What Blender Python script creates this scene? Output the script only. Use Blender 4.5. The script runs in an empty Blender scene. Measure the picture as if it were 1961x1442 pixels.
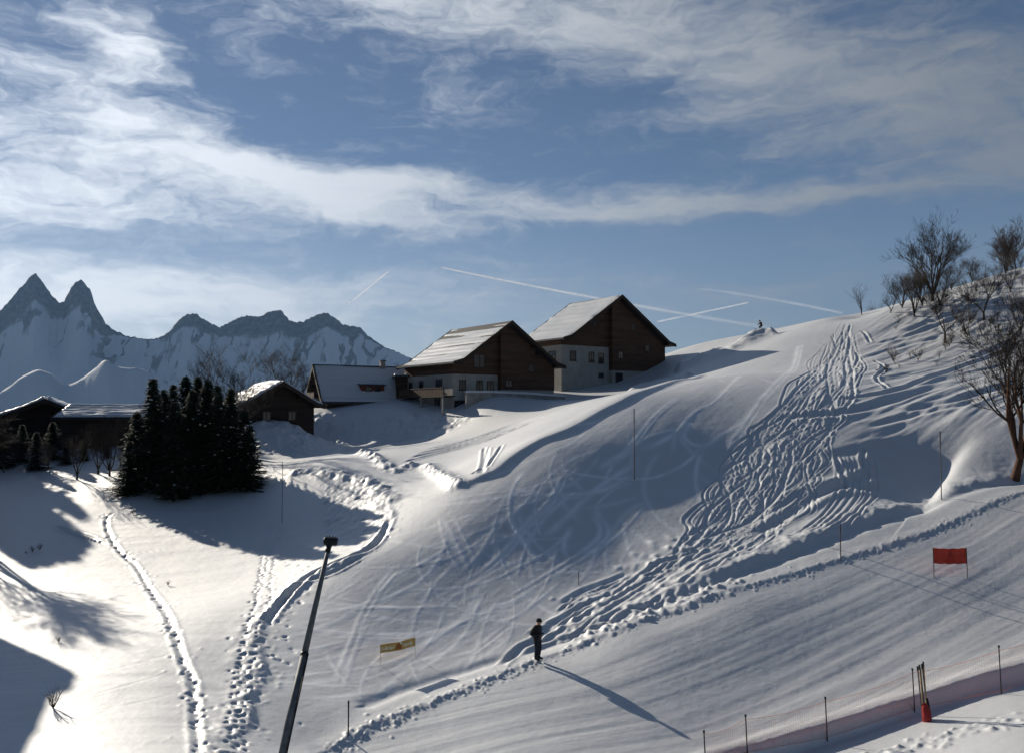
import bpy, bmesh, math, random
import numpy as np
from mathutils import Vector, Matrix

scene = bpy.context.scene
col = scene.collection
R = math.radians

# ------------------------------------------------------------------ camera
FPX, CX, CY, HORIZON = 1632.0, 980.5, 721.0, 790.0       # photograph is 1961 x 1442
PITCH = math.atan((HORIZON - CY) / FPX)
cam_d = bpy.data.cameras.new("camera")
cam_d.sensor_width = 36.0
cam_d.lens = 36.0 * FPX / 1961.0
cam_d.clip_start = 0.5
cam_d.clip_end = 200000.0
cam = bpy.data.objects.new("camera", cam_d)
col.objects.link(cam)
cam.rotation_euler = (math.pi / 2 + PITCH, 0, 0)
scene.camera = cam

# ------------------------------------------------------------------ sun and sky
SUN_AZ, SUN_EL = R(-43.0), R(21.0)                         # left of the view, low winter sun
SUN = Vector((math.sin(SUN_AZ) * math.cos(SUN_EL), math.cos(SUN_AZ) * math.cos(SUN_EL), math.sin(SUN_EL)))
sun_d = bpy.data.lights.new("sun", 'SUN')
sun_d.energy = 5.0
sun_d.angle = R(0.5)
sun_d.color = (1.0, 0.91, 0.77)
sun_o = bpy.data.objects.new("sun", sun_d)
col.objects.link(sun_o)
sun_o.rotation_euler = SUN.to_track_quat('Z', 'Y').to_euler()

scene.view_settings.view_transform = 'Standard'
scene.view_settings.look = 'None'
scene.view_settings.gamma = 1.0
scene.view_settings.exposure = 0.45
scene.view_settings.use_curve_mapping = False
scene.render.engine = 'CYCLES'
scene.cycles.use_denoising = True
scene.cycles.max_bounces = 5
scene.cycles.use_adaptive_sampling = True
scene.cycles.adaptive_threshold = 0.03
scene.cycles.diffuse_bounces = 2
scene.cycles.glossy_bounces = 2
scene.cycles.transparent_max_bounces = 12
scene.cycles.volume_bounces = 0
scene.cycles.sample_clamp_indirect = 6.0


def ray(u, v):
    """direction of a pixel of the photograph, scaled to y = 1"""
    u = np.asarray(u, float); v = np.asarray(v, float)
    x = (u - CX) / FPX; z = -(v - CY) / FPX
    y2 = math.cos(PITCH) - z * math.sin(PITCH)
    z2 = math.sin(PITCH) + z * math.cos(PITCH)
    return x / y2, z2 / y2


def P(u, v, d):
    a, b = ray(u, v)
    return Vector((float(a) * d, d, float(b) * d))


class NT:
    """small helper to write node trees"""
    def __init__(self, tree):
        self.t = tree; self.n = tree.nodes; self.l = tree.links

    def new(self, typ, **kw):
        n = self.n.new(typ)
        for k, v in kw.items():
            setattr(n, k, v)
        return n

    def put(self, sock, val):
        if isinstance(val, bpy.types.NodeSocket):
            self.l.new(val, sock)
        elif val is not None:
            sock.default_value = val

    def math(self, op, a, b=None, c=None, clamp=False):
        n = self.new('ShaderNodeMath', operation=op, use_clamp=clamp)
        self.put(n.inputs[0], a)
        if b is not None: self.put(n.inputs[1], b)
        if c is not None: self.put(n.inputs[2], c)
        return n.outputs[0]

    def vec(self, x, y, z=0.0):
        n = self.new('ShaderNodeCombineXYZ')
        self.put(n.inputs[0], x); self.put(n.inputs[1], y); self.put(n.inputs[2], z)
        return n.outputs[0]

    def noise(self, vec, scale, detail=4.0, rough=0.55, dist=0.0, out='Fac'):
        n = self.new('ShaderNodeTexNoise')
        self.put(n.inputs['Vector'], vec)
        n.inputs['Scale'].default_value = scale; n.inputs['Detail'].default_value = detail
        n.inputs['Roughness'].default_value = rough; n.inputs['Distortion'].default_value = dist
        return n.outputs[out]

    def ramp(self, fac, a, b, lo=0.0, hi=1.0):
        n = self.new('ShaderNodeMapRange', interpolation_type='SMOOTHSTEP')
        self.put(n.inputs['Value'], fac)
        n.inputs['From Min'].default_value = a; n.inputs['From Max'].default_value = b
        n.inputs['To Min'].default_value = lo; n.inputs['To Max'].default_value = hi
        return n.outputs['Result']

    def mix(self, fac, a, b, blend='MIX'):
        n = self.new('ShaderNodeMix', data_type='RGBA', blend_type=blend)
        self.put(n.inputs['Factor'], fac)
        for s, val in ((n.inputs[6], a), (n.inputs[7], b)):
            self.put(s, val if isinstance(val, bpy.types.NodeSocket) else (*val[:3], 1.0))
        return n.outputs[2]


# ---- world: clear mountain sky with cirrus
world = bpy.data.worlds.new("World")
scene.world = world
world.use_nodes = True
world.cycles.sampling_method = 'NONE'          # smooth sky: plain bounce sampling is enough
w = NT(world.node_tree)
w.n.clear()
out = w.new('ShaderNodeOutputWorld')
bg = w.new('ShaderNodeBackground')
w.l.new(bg.outputs[0], out.inputs[0])
SKY_STRENGTH = 0.042
bg.inputs[1].default_value = SKY_STRENGTH
sky = w.new('ShaderNodeTexSky', sky_type='NISHITA')
sky.sun_disc = False
sky.sun_elevation = SUN_EL
sky.sun_rotation = SUN_AZ
sky.altitude = 1700.0
sky.air_density = 1.0
sky.dust_density = 0.15
sky.ozone_density = 4.0
gen = w.new('ShaderNodeTexCoord').outputs['Generated']
sep = w.new('ShaderNodeSeparateXYZ')
w.l.new(gen, sep.inputs[0])
az = w.math('ARCTAN2', sep.outputs[0], sep.outputs[1])
el = w.math('ARCSINE', sep.outputs[2])
warp = w.new('ShaderNodeSeparateColor')
w.put(warp.inputs[0], w.noise(w.vec(w.math('MULTIPLY', az, 1.0), w.math('MULTIPLY', el, 2.2), 3.1), 5.0, 4.0, 0.62, out='Color'))
az_w = w.math('ADD', az, w.math('MULTIPLY', w.math('SUBTRACT', warp.outputs[0], 0.5), 0.26))
el_w = w.math('ADD', el, w.math('MULTIPLY', w.math('SUBTRACT', warp.outputs[1], 0.5), 0.085))


def azel(u, v):
    a, b = ray(u, v)
    a, b = float(a), float(b)
    return math.atan2(a, 1.0), math.atan2(b, math.hypot(a, 1.0))


def cloud_blob(u, v, ru, rv, ang, wgt):
    a0, e0 = azel(u, v)
    ra, rb = ru / FPX, rv / FPX
    c, s = math.cos(R(ang)), math.sin(R(ang))
    dx = w.math('SUBTRACT', az_w, a0); dy = w.math('SUBTRACT', el_w, e0)
    p = w.math('ADD', w.math('MULTIPLY', dx, c / ra), w.math('MULTIPLY', dy, s / ra))
    q = w.math('ADD', w.math('MULTIPLY', dx, -s / rb), w.math('MULTIPLY', dy, c / rb))
    r2 = w.math('ADD', w.math('MULTIPLY', p, p), w.math('MULTIPLY', q, q))
    return w.math('MULTIPLY', w.math('POWER', 2.718, w.math('MULTIPLY', r2, -1.0)), wgt)


BLOBS = [  # cirrus banks: centre, radii in photo pixels, tilt, weight
    (120, 290, 420, 45, -5, 0.75), (520, 335, 430, 46, -13, 1.15), (1000, 378, 460, 32, -3, 1.05), (1450, 388, 420, 20, 2, 0.85),
    (60, 390, 520, 40, 2, 0.75), (-500, 330, 500, 90, 0, 0.9),
    (190, 60, 70, 130, 15, 0.8), (300, 140, 110, 28, -25, 0.65), (30, 130, 150, 50, 0, 0.5),
    (1150, 60, 330, 90, -12, 0.72), (1550, 130, 420, 115, -20, 0.58), (1900, 200, 330, 120, -12, 0.45), (700, -10, 430, 55, -4, 0.75),
    (830, 175, 120, 80, 20, 0.38), (480, 85, 80, 40, -35, 0.4), (1580, 468, 60, 18, -15, 0.3),
    (250, 575, 560, 62, 1, 1.15), (900, 545, 560, 26, -1, 0.42), (1300, 590, 420, 40, 0, 0.35), (-300, 560, 500, 70, 0, 0.7),
    (1500, -350, 900, 170, -10, 0.6), (300, -420, 800, 150, 8, 0.6), (2700, 150, 700, 120, -5, 0.5), (2600, 420, 600, 45, 3, 0.5),
]
tot = None
for b in BLOBS:
    v_ = cloud_blob(*b)
    tot = v_ if tot is None else w.math('ADD', tot, v_)
# everywhere else: the same thin cirrus, loosely scattered
veil = w.noise(w.vec(az_w, w.math('MULTIPLY', el_w, 3.0), 9.0), 1.6, 3.0, 0.5)
tot = w.math('ADD', tot, w.ramp(veil, 0.45, 0.75, 0.0, 0.3))
streak = w.noise(w.vec(w.math('MULTIPLY', az_w, 1.0), w.math('MULTIPLY', el_w, 3.6), 1.0), 9.0, 6.0, 0.62, 0.35)
fine = w.noise(w.vec(w.math('MULTIPLY', az_w, 1.6), w.math('MULTIPLY', el_w, 2.6), 5.0), 30.0, 3.0, 0.65)
strata = w.noise(w.vec(w.math('MULTIPLY', az, 0.6), w.math('MULTIPLY', el, 22.0), 2.0), 3.0, 2.0, 0.6)
tex = w.math('ADD', w.math('MULTIPLY', streak, 1.5), w.math('MULTIPLY', fine, 0.5))
tex = w.math('ADD', tex, w.math('MULTIPLY', strata, 0.35))
dens = w.math('ADD', tot, w.math('MULTIPLY', w.math('SUBTRACT', tex, 1.24), 1.4))
dens = w.ramp(dens, -0.05, 1.55, 0.03, 0.9)
# the air whitens towards the horizon
dens = w.math('MAXIMUM', dens, w.math('ADD', w.math('MULTIPLY', dens, 0.65), w.ramp(el, 0.30, 0.0, 0.0, 0.42)))
# no cloud below the horizon
dens = w.math('MULTIPLY', dens, w.ramp(el, -0.02, 0.05))
# cirrus is brightest towards the sun
dotn = w.new('ShaderNodeVectorMath', operation='DOT_PRODUCT')
w.l.new(gen, dotn.inputs[0]); dotn.inputs[1].default_value = SUN
cosang = w.math('MAXIMUM', dotn.outputs['Value'], 0.0)
glow = w.math('ADD', 0.21, w.math('MULTIPLY', w.math('POWER', cosang, 3.2), 1.12))
CLOUD = 0.74 / SKY_STRENGTH
cl = w.mix(1.0, (CLOUD * 0.94, CLOUD * 0.98, CLOUD * 1.03), (1, 1, 1), 'MULTIPLY')
gl = w.new('ShaderNodeVectorMath', operation='SCALE')
w.l.new(cl, gl.inputs[0]); w.l.new(glow, gl.inputs['Scale'])
hs = w.new('ShaderNodeHueSaturation')
hs.inputs['Saturation'].default_value = 0.95
hs.inputs['Value'].default_value = 1.0
w.l.new(sky.outputs[0], hs.inputs['Color'])
w.l.new(w.mix(dens, hs.outputs[0], gl.outputs[0]), bg.inputs[0])

# ------------------------------------------------------------------ noise and terrain maths
_rng = np.random.RandomState(7)
_perm = np.concatenate([_rng.permutation(1024)] * 2)
_grad = _rng.rand(1024) * 2 * np.pi
_gx, _gy = np.cos(_grad), np.sin(_grad)


def perlin(x, y):
    xi = np.floor(x).astype(np.int64); yi = np.floor(y).astype(np.int64)
    xf = x - xi; yf = y - yi
    u = xf * xf * xf * (xf * (xf * 6 - 15) + 10); v = yf * yf * yf * (yf * (yf * 6 - 15) + 10)
    xi &= 1023; yi &= 1023

    def g(ix, iy, dx, dy):
        h = _perm[(_perm[ix & 1023] + iy) & 1023]
        return _gx[h] * dx + _gy[h] * dy
    a = g(xi, yi, xf, yf); b = g(xi + 1, yi, xf - 1, yf)
    c = g(xi, yi + 1, xf, yf - 1); d = g(xi + 1, yi + 1, xf - 1, yf - 1)
    return (a * (1 - u) + b * u) * (1 - v) + (c * (1 - u) + d * u) * v


def fbm(x, y, octs=4, gain=0.5):
    s = 0.0; a = 1.0; f = 1.0
    for o in range(octs):
        s = s + a * perlin(x * f + 17.3 * o, y * f + 5.1 * o)
        a *= gain; f *= 2.03
    return s


def smooth(a, b, x):
    t = np.clip((x - a) / (b - a), 0, 1)
    return t * t * (3 - 2 * t)


# control points of the hillside: pixel of the photograph and metres from the camera (+ height offset)
CP = [
    # foreground piste
    (1961, 1272, 34), (1775, 1325, 33), (1585, 1385, 31.5), (1400, 1440, 30),
    (1961, 1340, 31.5, .56), (1775, 1378, 31.6, .56), (1600, 1442, 30.1, .56), (1961, 1442, 26.9, .56), (1775, 1442, 28.7, .56), (1100, 1442, 28.5), (800, 1442, 28.3),
    (1400, 1250, 36.3), (1600, 1200, 38), (1820, 1105, 41.5), (1961, 1150, 39.5),
    # ridge line of the road
    (620, 1442, 28), (720, 1390, 30), (880, 1325, 33), (1040, 1262, 36.5), (1200, 1200, 38.5), (1400, 1130, 41), (1600, 1075, 43.5),
    (1750, 1030, 45.5), (1961, 945, 49), (790, 1312, 34), (1040, 1240, 38.3), (1200, 1180, 40), (1400, 1100, 43), (1700, 992, 48), (1961, 922, 52),
    # bright field on the left
    (0, 1442, 25.6), (200, 1442, 25.3), (430, 1442, 25.6), (0, 1230, 36), (200, 1230, 35.6), (380, 1230, 35.3), (0, 1040, 54.5), (200, 1000, 60),
    (400, 1000, 59), (540, 1100, 46), (620, 1020, 54), (540, 940, 63), (520, 1280, 33.5), (370, 945, 66), (250, 940, 67), (480, 925, 67),
    (100, 920, 72), (0, 930, 70), (0, 860, 88), (100, 850, 90), (300, 830, 95), (520, 862, 84),
    # dark piste in the middle
    (700, 1300, 33.8), (600, 1350, 31), (700, 1150, 41), (650, 1080, 45), (760, 1000, 51), (900, 1100, 44.5), (900, 1000, 49), (890, 945, 52.5),
    (1000, 1200, 40), (1050, 1100, 44.6), (1050, 1000, 49.3), (1050, 900, 55), (1050, 852, 58.5), (1200, 1100, 44.8), (1200, 1000, 49.8),
    (1200, 900, 55.5), (1200, 830, 60), (1200, 765, 67), (1300, 1050, 46.5), (1400, 1000, 49.5), (1400, 900, 55.5), (1400, 800, 63),
    (1400, 720, 79), (1495, 703, 90), (1500, 650, 104), (1600, 608, 111), (1490, 637, 113), (1600, 700, 86), (1600, 800, 62), (1600, 900, 54.5),
    (1600, 1000, 48),
    # right hillside
    (1650, 850, 57.5), (1720, 900, 54), (1790, 900, 54), (1880, 880, 54.5), (1700, 800, 62), (1800, 800, 60.5), (1961, 800, 58.5), (1961, 700, 76), (1800, 700, 80),
    (1700, 650, 94), (1650, 612, 109), (1800, 600, 99), (1800, 560, 109), (1700, 590, 106), (1961, 600, 93), (1961, 512, 110), (1900, 532, 109),
    # terrace of the houses
    (700, 797, 102), (615, 802, 101), (545, 806, 90.5), (508, 832, 87), (800, 791, 101.5), (885, 783, 98.5), (950, 762, 97.5), (1010, 764, 99.5), (1080, 768, 101), (1180, 742, 110), (1265, 715, 116), (1350, 692, 112), (1400, 672, 110),
    (1330, 662, 124), (1420, 652, 116), (1000, 800, 85), (900, 850, 72), (800, 829, 96.5), (700, 848, 96.5), (600, 846, 96.5), (700, 862, 84), (600, 862, 86), (800, 850, 82), (890, 806, 95), (850, 900, 62),
    (700, 900, 65), (750, 950, 57), (600, 890, 68),
]
XYZ = [  # ground that the photograph does not see, so that the hill goes on behind its crests
    (50, 140, 10), (55, 136, 11), (88, 134, 17), (112, 95, 24), (110, 60, 20), (-60, 150, -12), (-20, 150, -5), (0, 165, -2), (30, 170, 2),
    (-90, 110, -8), (-80, 70, -5), (-60, 45, -7), (-45, 28, -8), (-30, 12, -10.5), (0, 10, -12.5), (25, 12, -13), (45, 25, -9), (60, 40, 0),
    (-100, 190, -25), (0, 200, -15), (100, 190, 5), (140, 120, 25),
]
pts = [[*P(c[0], c[1], c[2])] for c in CP]
for c, p in zip(CP, pts):
    if len(c) > 3: p[2] += c[3]
pts = np.array(pts + [list(map(float, q)) for q in XYZ])


def tps_fit(p, lam):
    n = len(p)
    d = np.linalg.norm(p[:, None, :2] - p[None, :, :2], axis=2) / 50.0
    K = np.where(d > 0, d * d * np.log(d + 1e-12), 0.0)
    A = np.zeros((n + 3, n + 3))
    A[:n, :n] = K + lam * np.eye(n)
    A[:n, n] = 1; A[:n, n + 1:] = p[:, :2] / 50.0
    A[n:, :n] = A[:n, n:].T
    return np.linalg.solve(A, np.concatenate([p[:, 2], np.zeros(3)]))


_W = tps_fit(pts, 0.0006)


def base(x, y):
    x = np.asarray(x, float); y = np.asarray(y, float)
    sh = np.broadcast(x, y).shape
    xf = np.broadcast_to(x, sh).ravel() / 50.0; yf = np.broadcast_to(y, sh).ravel() / 50.0
    z = _W[-3] + _W[-2] * xf + _W[-1] * yf
    for (px, py, _), wt in zip(pts, _W):
        r2 = (xf - px / 50.0) ** 2 + (yf - py / 50.0) ** 2
        z += wt * 0.5 * r2 * np.log(r2 + 1e-12)
    return z.reshape(sh)


# ---- the grid of the hillside
tc = np.linspace(-0.665, 0.665, 1100)
te = 0.665 + np.cumsum(np.geomspace(0.002, 0.11, 42))
T = np.concatenate([-te[::-1], tc, te])
YS = np.concatenate([np.geomspace(8.5, 22, 40, endpoint=False), np.geomspace(22, 200, 800)])
X = T[None, :] * YS[:, None]
Y = np.broadcast_to(YS[:, None], X.shape)


def _ext(a, i):
    """values of a smooth array at indices that may lie a little outside it"""
    i = np.asarray(i); n = len(a)
    return np.where(i < 0, a[0] + (a[1] - a[0]) * i, np.where(i > n - 1, a[-1] + (a[-1] - a[-2]) * (i - n + 1), a[np.clip(i, 0, n - 1)]))


def _cubic(c, n, k=4):
    """resample rows given at every k-th index (one extra row before, two after) to n rows"""
    i = np.arange(n); q = i // k; f = ((i % k) / k)[:, None]
    p0, p1, p2, p3 = c[q], c[q + 1], c[q + 2], c[q + 3]
    return p1 + 0.5 * f * (p2 - p0 + f * (2 * p0 - 5 * p1 + 4 * p2 - p3 + f * (3 * (p1 - p2) + p3 - p0)))


_cy = _ext(YS, np.arange(-1, len(YS) // 4 + 3) * 4); _ct = _ext(T, np.arange(-1, len(T) // 4 + 3) * 4)
_cz = base(_ct[None, :] * _cy[:, None], np.broadcast_to(_cy[:, None], (len(_cy), len(_ct))))
ZB = _cubic(_cubic(_cz, len(YS)).T.copy(), len(T)).T.copy()
Z = ZB
HIT = {'z': ZB}
D = np.zeros_like(Z)
LOOSE = np.zeros_like(Z)          # loose fresh snow thrown up by skis
CUT = np.zeros_like(Z); LIP = np.zeros_like(Z)


def hit(u, v, lo=22.0, hi=132.0):
    """where the rays of photo pixels meet the hillside"""
    u = np.atleast_1d(np.asarray(u, float)); v = np.atleast_1d(np.asarray(v, float))
    a, b = ray(u, v)
    i = np.clip(np.searchsorted(T, a) - 1, 0, len(T) - 2)
    f = (a - T[i]) / (T[i + 1] - T[i])
    j0, j1 = np.searchsorted(YS, lo), np.searchsorted(YS, hi)
    ys = YS[j0:j1, None]
    zz = HIT['z']
    g = zz[j0:j1, i] * (1 - f) + zz[j0:j1, i + 1] * f - b * ys
    above = g > 0
    k = np.clip(np.where(above.any(0), above.argmax(0), len(ys) - 1), 1, None)
    n = np.arange(len(u))
    g0, g1 = g[k - 1, n], g[k, n]
    w_ = np.clip(np.where(np.abs(g1 - g0) > 1e-9, -g0 / (g1 - g0 + 1e-12), 0), 0, 1)
    y = YS[j0 + k - 1] * (1 - w_) + YS[j0 + k] * w_
    return np.stack([a * y, y], 1)


def spline(pl, step=0.5):
    """smooth polyline through xy points"""
    p = np.asarray(pl, float)
    if len(p) < 3: return p
    q = np.vstack([2 * p[0] - p[1], p, 2 * p[-1] - p[-2]])
    o = []
    for i in range(1, len(q) - 2):
        n = max(2, min(30, int(np.linalg.norm(q[i + 1] - q[i]) / step)))
        t = np.linspace(0, 1, n, endpoint=False)[:, None]
        o.append(0.5 * (2 * q[i] + (q[i + 1] - q[i - 1]) * t + (2 * q[i - 1] - 5 * q[i] + 4 * q[i + 1] - q[i + 2]) * t ** 2 + (-q[i - 1] + 3 * q[i] - 3 * q[i + 1] + q[i + 2]) * t ** 3))
    o.append(p[-1:])
    return np.vstack(o)


def window(xmin, xmax, ymin, ymax):
    j0, j1 = np.searchsorted(YS, ymin), np.searchsorted(YS, ymax)
    ymin = max(ymin, YS[0])
    lo = min(xmin / ymin, xmin / ymax); hi = max(xmax / ymin, xmax / ymax)
    i0, i1 = np.searchsorted(T, lo), np.searchsorted(T, hi)
    return slice(max(j0 - 1, 0), j1 + 1), slice(max(i0 - 1, 0), i1 + 1)


def dist_field(pl, r):
    """distance, signed side and run length along a polyline for the grid vertices near it"""
    p = np.asarray(pl, float)
    sj, si = window(p[:, 0].min() - r, p[:, 0].max() + r, p[:, 1].min() - r, p[:, 1].max() + r)
    x, y = X[sj, si], Y[sj, si]
    if x.size == 0: return None
    best = np.full(x.shape, 1e9); sgn = np.zeros(x.shape); run = np.zeros(x.shape)
    acc = 0.0
    for a, b in zip(p[:-1], p[1:]):
        d = b - a; L = math.hypot(*d)
        if L < 1e-6: continue
        t = np.clip(((x - a[0]) * d[0] + (y - a[1]) * d[1]) / (L * L), 0, 1)
        ex, ey = x - a[0] - t * d[0], y - a[1] - t * d[1]
        q = ex * ex + ey * ey
        m = q < best
        best[m] = q[m]
        sgn[m] = np.sign(d[0] * ey - d[1] * ex)[m]
        run[m] = (acc + t * L)[m]
        acc += L
    return (sj, si), np.sqrt(best), sgn, run, acc


def fade(run, L, e=0.8):
    return smooth(0, e, run) * smooth(0, e, L - run)


def rut(pl, wd, h, lip=0.45, taper=1.0, step=0.5):
    f = dist_field(spline(pl, step), wd * 4)
    if f is None: return
    s, d, sg, run, L = f
    prof = -h * np.exp(-(d / wd) ** 2) + lip * h * np.exp(-((d - 1.9 * wd) / (0.8 * wd)) ** 2)
    D[s] += prof * fade(run, L, taper)


def cut(pl, wd, h, lip, taper=0.6, step=0.4):
    """a ski rut that does not deepen where it crosses another"""
    f = dist_field(spline(pl, step), wd * 4)
    if f is None: return
    s, d, sg, run, L = f
    e = fade(run, L, taper)
    CUT[s] = np.minimum(CUT[s], -h * np.exp(-(d / wd) ** 2) * e)
    LIP[s] = np.maximum(LIP[s], lip * h * np.exp(-((d - 1.8 * wd) / (0.8 * wd)) ** 2) * e)


def berm(pl, wd, h, rough=0.3, scale=2.0, side=None, step=0.6):
    f = dist_field(spline(pl, step), wd * 4)
    if f is None: return
    s, d, sg, run, L = f
    n = 1 + rough * 2 * fbm(X[s] * scale, Y[s] * scale, 3)
    wl = wd if side is None else np.where(sg > 0, wd * side[0], wd * side[1])
    D[s] += h * n * np.exp(-(d / wl) ** 2) * fade(run, L, 1.0)


def step_line(pl, h, left=0.5, right=0.5, reach=14.0):
    """drop of h metres on the right-hand side of the line, easing back over `reach`"""
    f = dist_field(spline(pl, 0.7), reach)
    s, d, sg, run, L = f
    sd = d * sg
    return s, sd, run, L


def pits(xy, r, h, jit=0.3, seed=0):
    rr = random.Random(seed)
    for x, y in xy:
        q = r * (1 + rr.uniform(-jit, jit))
        sj, si = window(x - 2.2 * q, x + 2.2 * q, y - 2.2 * q, y + 2.2 * q)
        dx, dy = X[sj, si] - x, Y[sj, si] - y
        if dx.size == 0: continue
        D[sj, si] += h * rr.uniform(0.6, 1.3) * np.exp(-(dx * dx + dy * dy) / (q * q))


def along(poly_px, n, sigma, seed):
    """n scattered ground points along a photo polyline"""
    rr = np.random.RandomState(seed)
    p = spline(hit(*np.array(poly_px, float).T), 0.3)
    k = rr.randint(0, len(p), n)
    return p[k] + rr.randn(n, 2) * sigma


def px(*pl):
    return hit(*np.array(pl, float).T)


def zone(poly_px, soft=1.5):
    """soft mask of a polygon given in photo pixels, on the ground"""
    p = hit(*np.array(poly_px, float).T)
    sj, si = window(p[:, 0].min() - 2, p[:, 0].max() + 2, p[:, 1].min() - 2, p[:, 1].max() + 2)
    x, y = X[sj, si], Y[sj, si]
    inside = np.zeros(x.shape, bool); best = np.full(x.shape, 1e9)
    for a, b in zip(p, np.roll(p, -1, 0)):
        c = (a[1] > y) != (b[1] > y)
        with np.errstate(divide='ignore', invalid='ignore'):
            xi = (b[0] - a[0]) * (y - a[1]) / (b[1] - a[1] + 1e-12) + a[0]
        inside ^= c & (x < xi)
        d = b - a; L2 = (d ** 2).sum() + 1e-9
        t = np.clip(((x - a[0]) * d[0] + (y - a[1]) * d[1]) / L2, 0, 1)
        best = np.minimum(best, (x - a[0] - t * d[0]) ** 2 + (y - a[1] - t * d[1]) ** 2)
    m = smooth(-soft / 2, soft / 2, np.where(inside, 1, -1) * np.sqrt(best))
    return (sj, si), m


# --- large undulations of wind-blown snow, everywhere
D += 0.05 * fbm(X / 9.0, Y / 9.0, 3) + 0.008 * fbm(X / 1.1, Y / 1.1, 3)

# --- bank below the foreground piste (in shade, behind the orange net)
s, sd, run, L = step_line(px((1290, 1475), (1400, 1438), (1585, 1384), (1775, 1324), (1961, 1270), (2150, 1215)), 0.7)
D[s] -= 0.56 * smooth(0.02, 0.40, -sd + 0.06 * fbm(X[s] * 2, Y[s] * 2, 2)) * smooth(13, 7, -sd)
D[s] += 0.05 * np.exp(-((sd - 0.25) / 0.3) ** 2)

# --- cornice along the road
ROAD_LOW = [(560, 1465), (620, 1442), (720, 1390), (880, 1325), (1040, 1262), (1200, 1200), (1400, 1130), (1600, 1075), (1750, 1030), (1961, 945), (2100, 890)]
ROAD_UP = [(700, 1345), (790, 1312), (900, 1278), (1020, 1243), (1100, 1216), (1200, 1180), (1400, 1102), (1550, 1050), (1700, 992), (1961, 922), (2100, 880)]
ROAD_LOW_XY = px(*ROAD_LOW); ROAD_UP_XY = px(*ROAD_UP)
s, sd, run, L = step_line(ROAD_LOW_XY, 0.4, reach=10)
D[s] += 0.05 * np.exp(-((sd - 0.15) / np.where(sd > 0.15, 0.5, 0.16)) ** 2) * (1 + 0.6 * fbm(X[s] * 1.3, Y[s] * 1.3, 3))
D[s] -= 0.03 * smooth(0.1, -0.45, sd) * smooth(-9, -3, sd)
s, sd, run, L = step_line(ROAD_UP_XY, 0.4, reach=8)
up = smooth(7, 22, run)
D[s] += up * (1 - 0.65 * smooth(30, 42, run)) * (0.24 * np.exp(-((sd - 0.75) / np.where(sd > 0.75, 1.3, 0.45)) ** 2) * (1 + 0.8 * fbm(X[s] * 0.9, Y[s] * 0.9, 3)))
D[s] -= 0.10 * np.exp(-((sd + 0.1) / 0.35) ** 2)

# --- grooming streaks: foreground piste follows the road
gd = ROAD_LOW_XY[-2] - ROAD_LOW_XY[2]; gd /= np.linalg.norm(gd)
s, m = zone([(560, 1500), (720, 1400), (880, 1335), (1040, 1275), (1400, 1142), (1750, 1042), (2100, 905), (2150, 1210), (1961, 1266), (1585, 1380), (1290, 1475), (900, 1520)], 1.2)
al = X[s] * gd[0] + Y[s] * gd[1]; ac = -X[s] * gd[1] + Y[s] * gd[0]
D[s] += m * (0.035 * fbm(al / 18, ac / 1.1, 2) + 0.012 * perlin(al / 12, ac / 0.34) + 0.007 * perlin(al / 7 + 9, ac / 0.15) + 0.004 * perlin(al / 3, ac / 0.08))
ROADZONE = zone([(700, 1352), (1040, 1245), (1400, 1105), (1700, 995), (1961, 925), (2100, 885), (2100, 892), (1961, 940), (1600, 1070), (1040, 1258), (720, 1385)], .5)

# --- dark piste: soft streaks along its fall line
pdv = np.array([0.54, 0.84])
PISTE = [(560, 1380), (520, 1260), (600, 1150), (740, 1030), (890, 945), (1050, 855), (1200, 768), (1330, 722), (1480, 650), (1600, 612), (1560, 690), (1480, 790), (1400, 880), (1340, 990), (1240, 1080), (1080, 1190), (880, 1280), (700, 1340)]
s, m = zone(PISTE, 2.5)
al = X[s] * pdv[0] + Y[s] * pdv[1]; ac = -X[s] * pdv[1] + Y[s] * pdv[0]
D[s] += m * (0.018 * fbm(al / 14, ac / 1.8, 3) + 0.004 * perlin(al / 5, ac / 0.3))
rr = random.Random(11)
# carved turns: low soft ridges of loose snow
LIGHT = [
    [(1010, 895), (985, 930), (975, 975), (985, 1010), (1010, 1050), (1045, 1090)], [(1080, 905), (1050, 960), (1000, 1010), (960, 1060), (900, 1110)],
    [(840, 985), (850, 1030), (870, 1075), (900, 1105)], [(850, 990), (875, 1040), (905, 1100)], [(1330, 800), (1310, 835), (1345, 850), (1385, 830), (1440, 800)],
    [(760, 1080), (720, 1130), (690, 1180), (670, 1230), (640, 1300)], [(930, 1130), (915, 1160), (890, 1190), (820, 1215)], [(640, 1170), (700, 1165), (790, 1165), (860, 1160)],
    [(700, 1160), (760, 1100), (815, 1075), (880, 1030)], [(1130, 980), (1150, 1020), (1110, 1060), (1030, 1110), (960, 1150)], [(1240, 960), (1200, 1010), (1150, 1050), (1110, 1075)],
    [(1075, 1160), (1040, 1210)], [(620, 1240), (650, 1290), (690, 1330)], [(640, 1320), (670, 1240), (700, 1170)], [(1220, 880), (1150, 930), (1090, 985), (1030, 1040)],
    [(1300, 760), (1250, 800), (1200, 860), (1140, 900)], [(1420, 720), (1380, 760), (1330, 790), (1290, 840)], [(1530, 660), (1500, 720), (1440, 790), (1390, 860)],
    [(1100, 1000), (1080, 1040), (1090, 1070), (1130, 1080)], [(980, 1190), (940, 1220), (900, 1250), (850, 1262)], [(1080, 1110), (1030, 1150), (990, 1180), (930, 1200)],
]
PM = np.zeros_like(Z)
PM[s] = m


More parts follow.
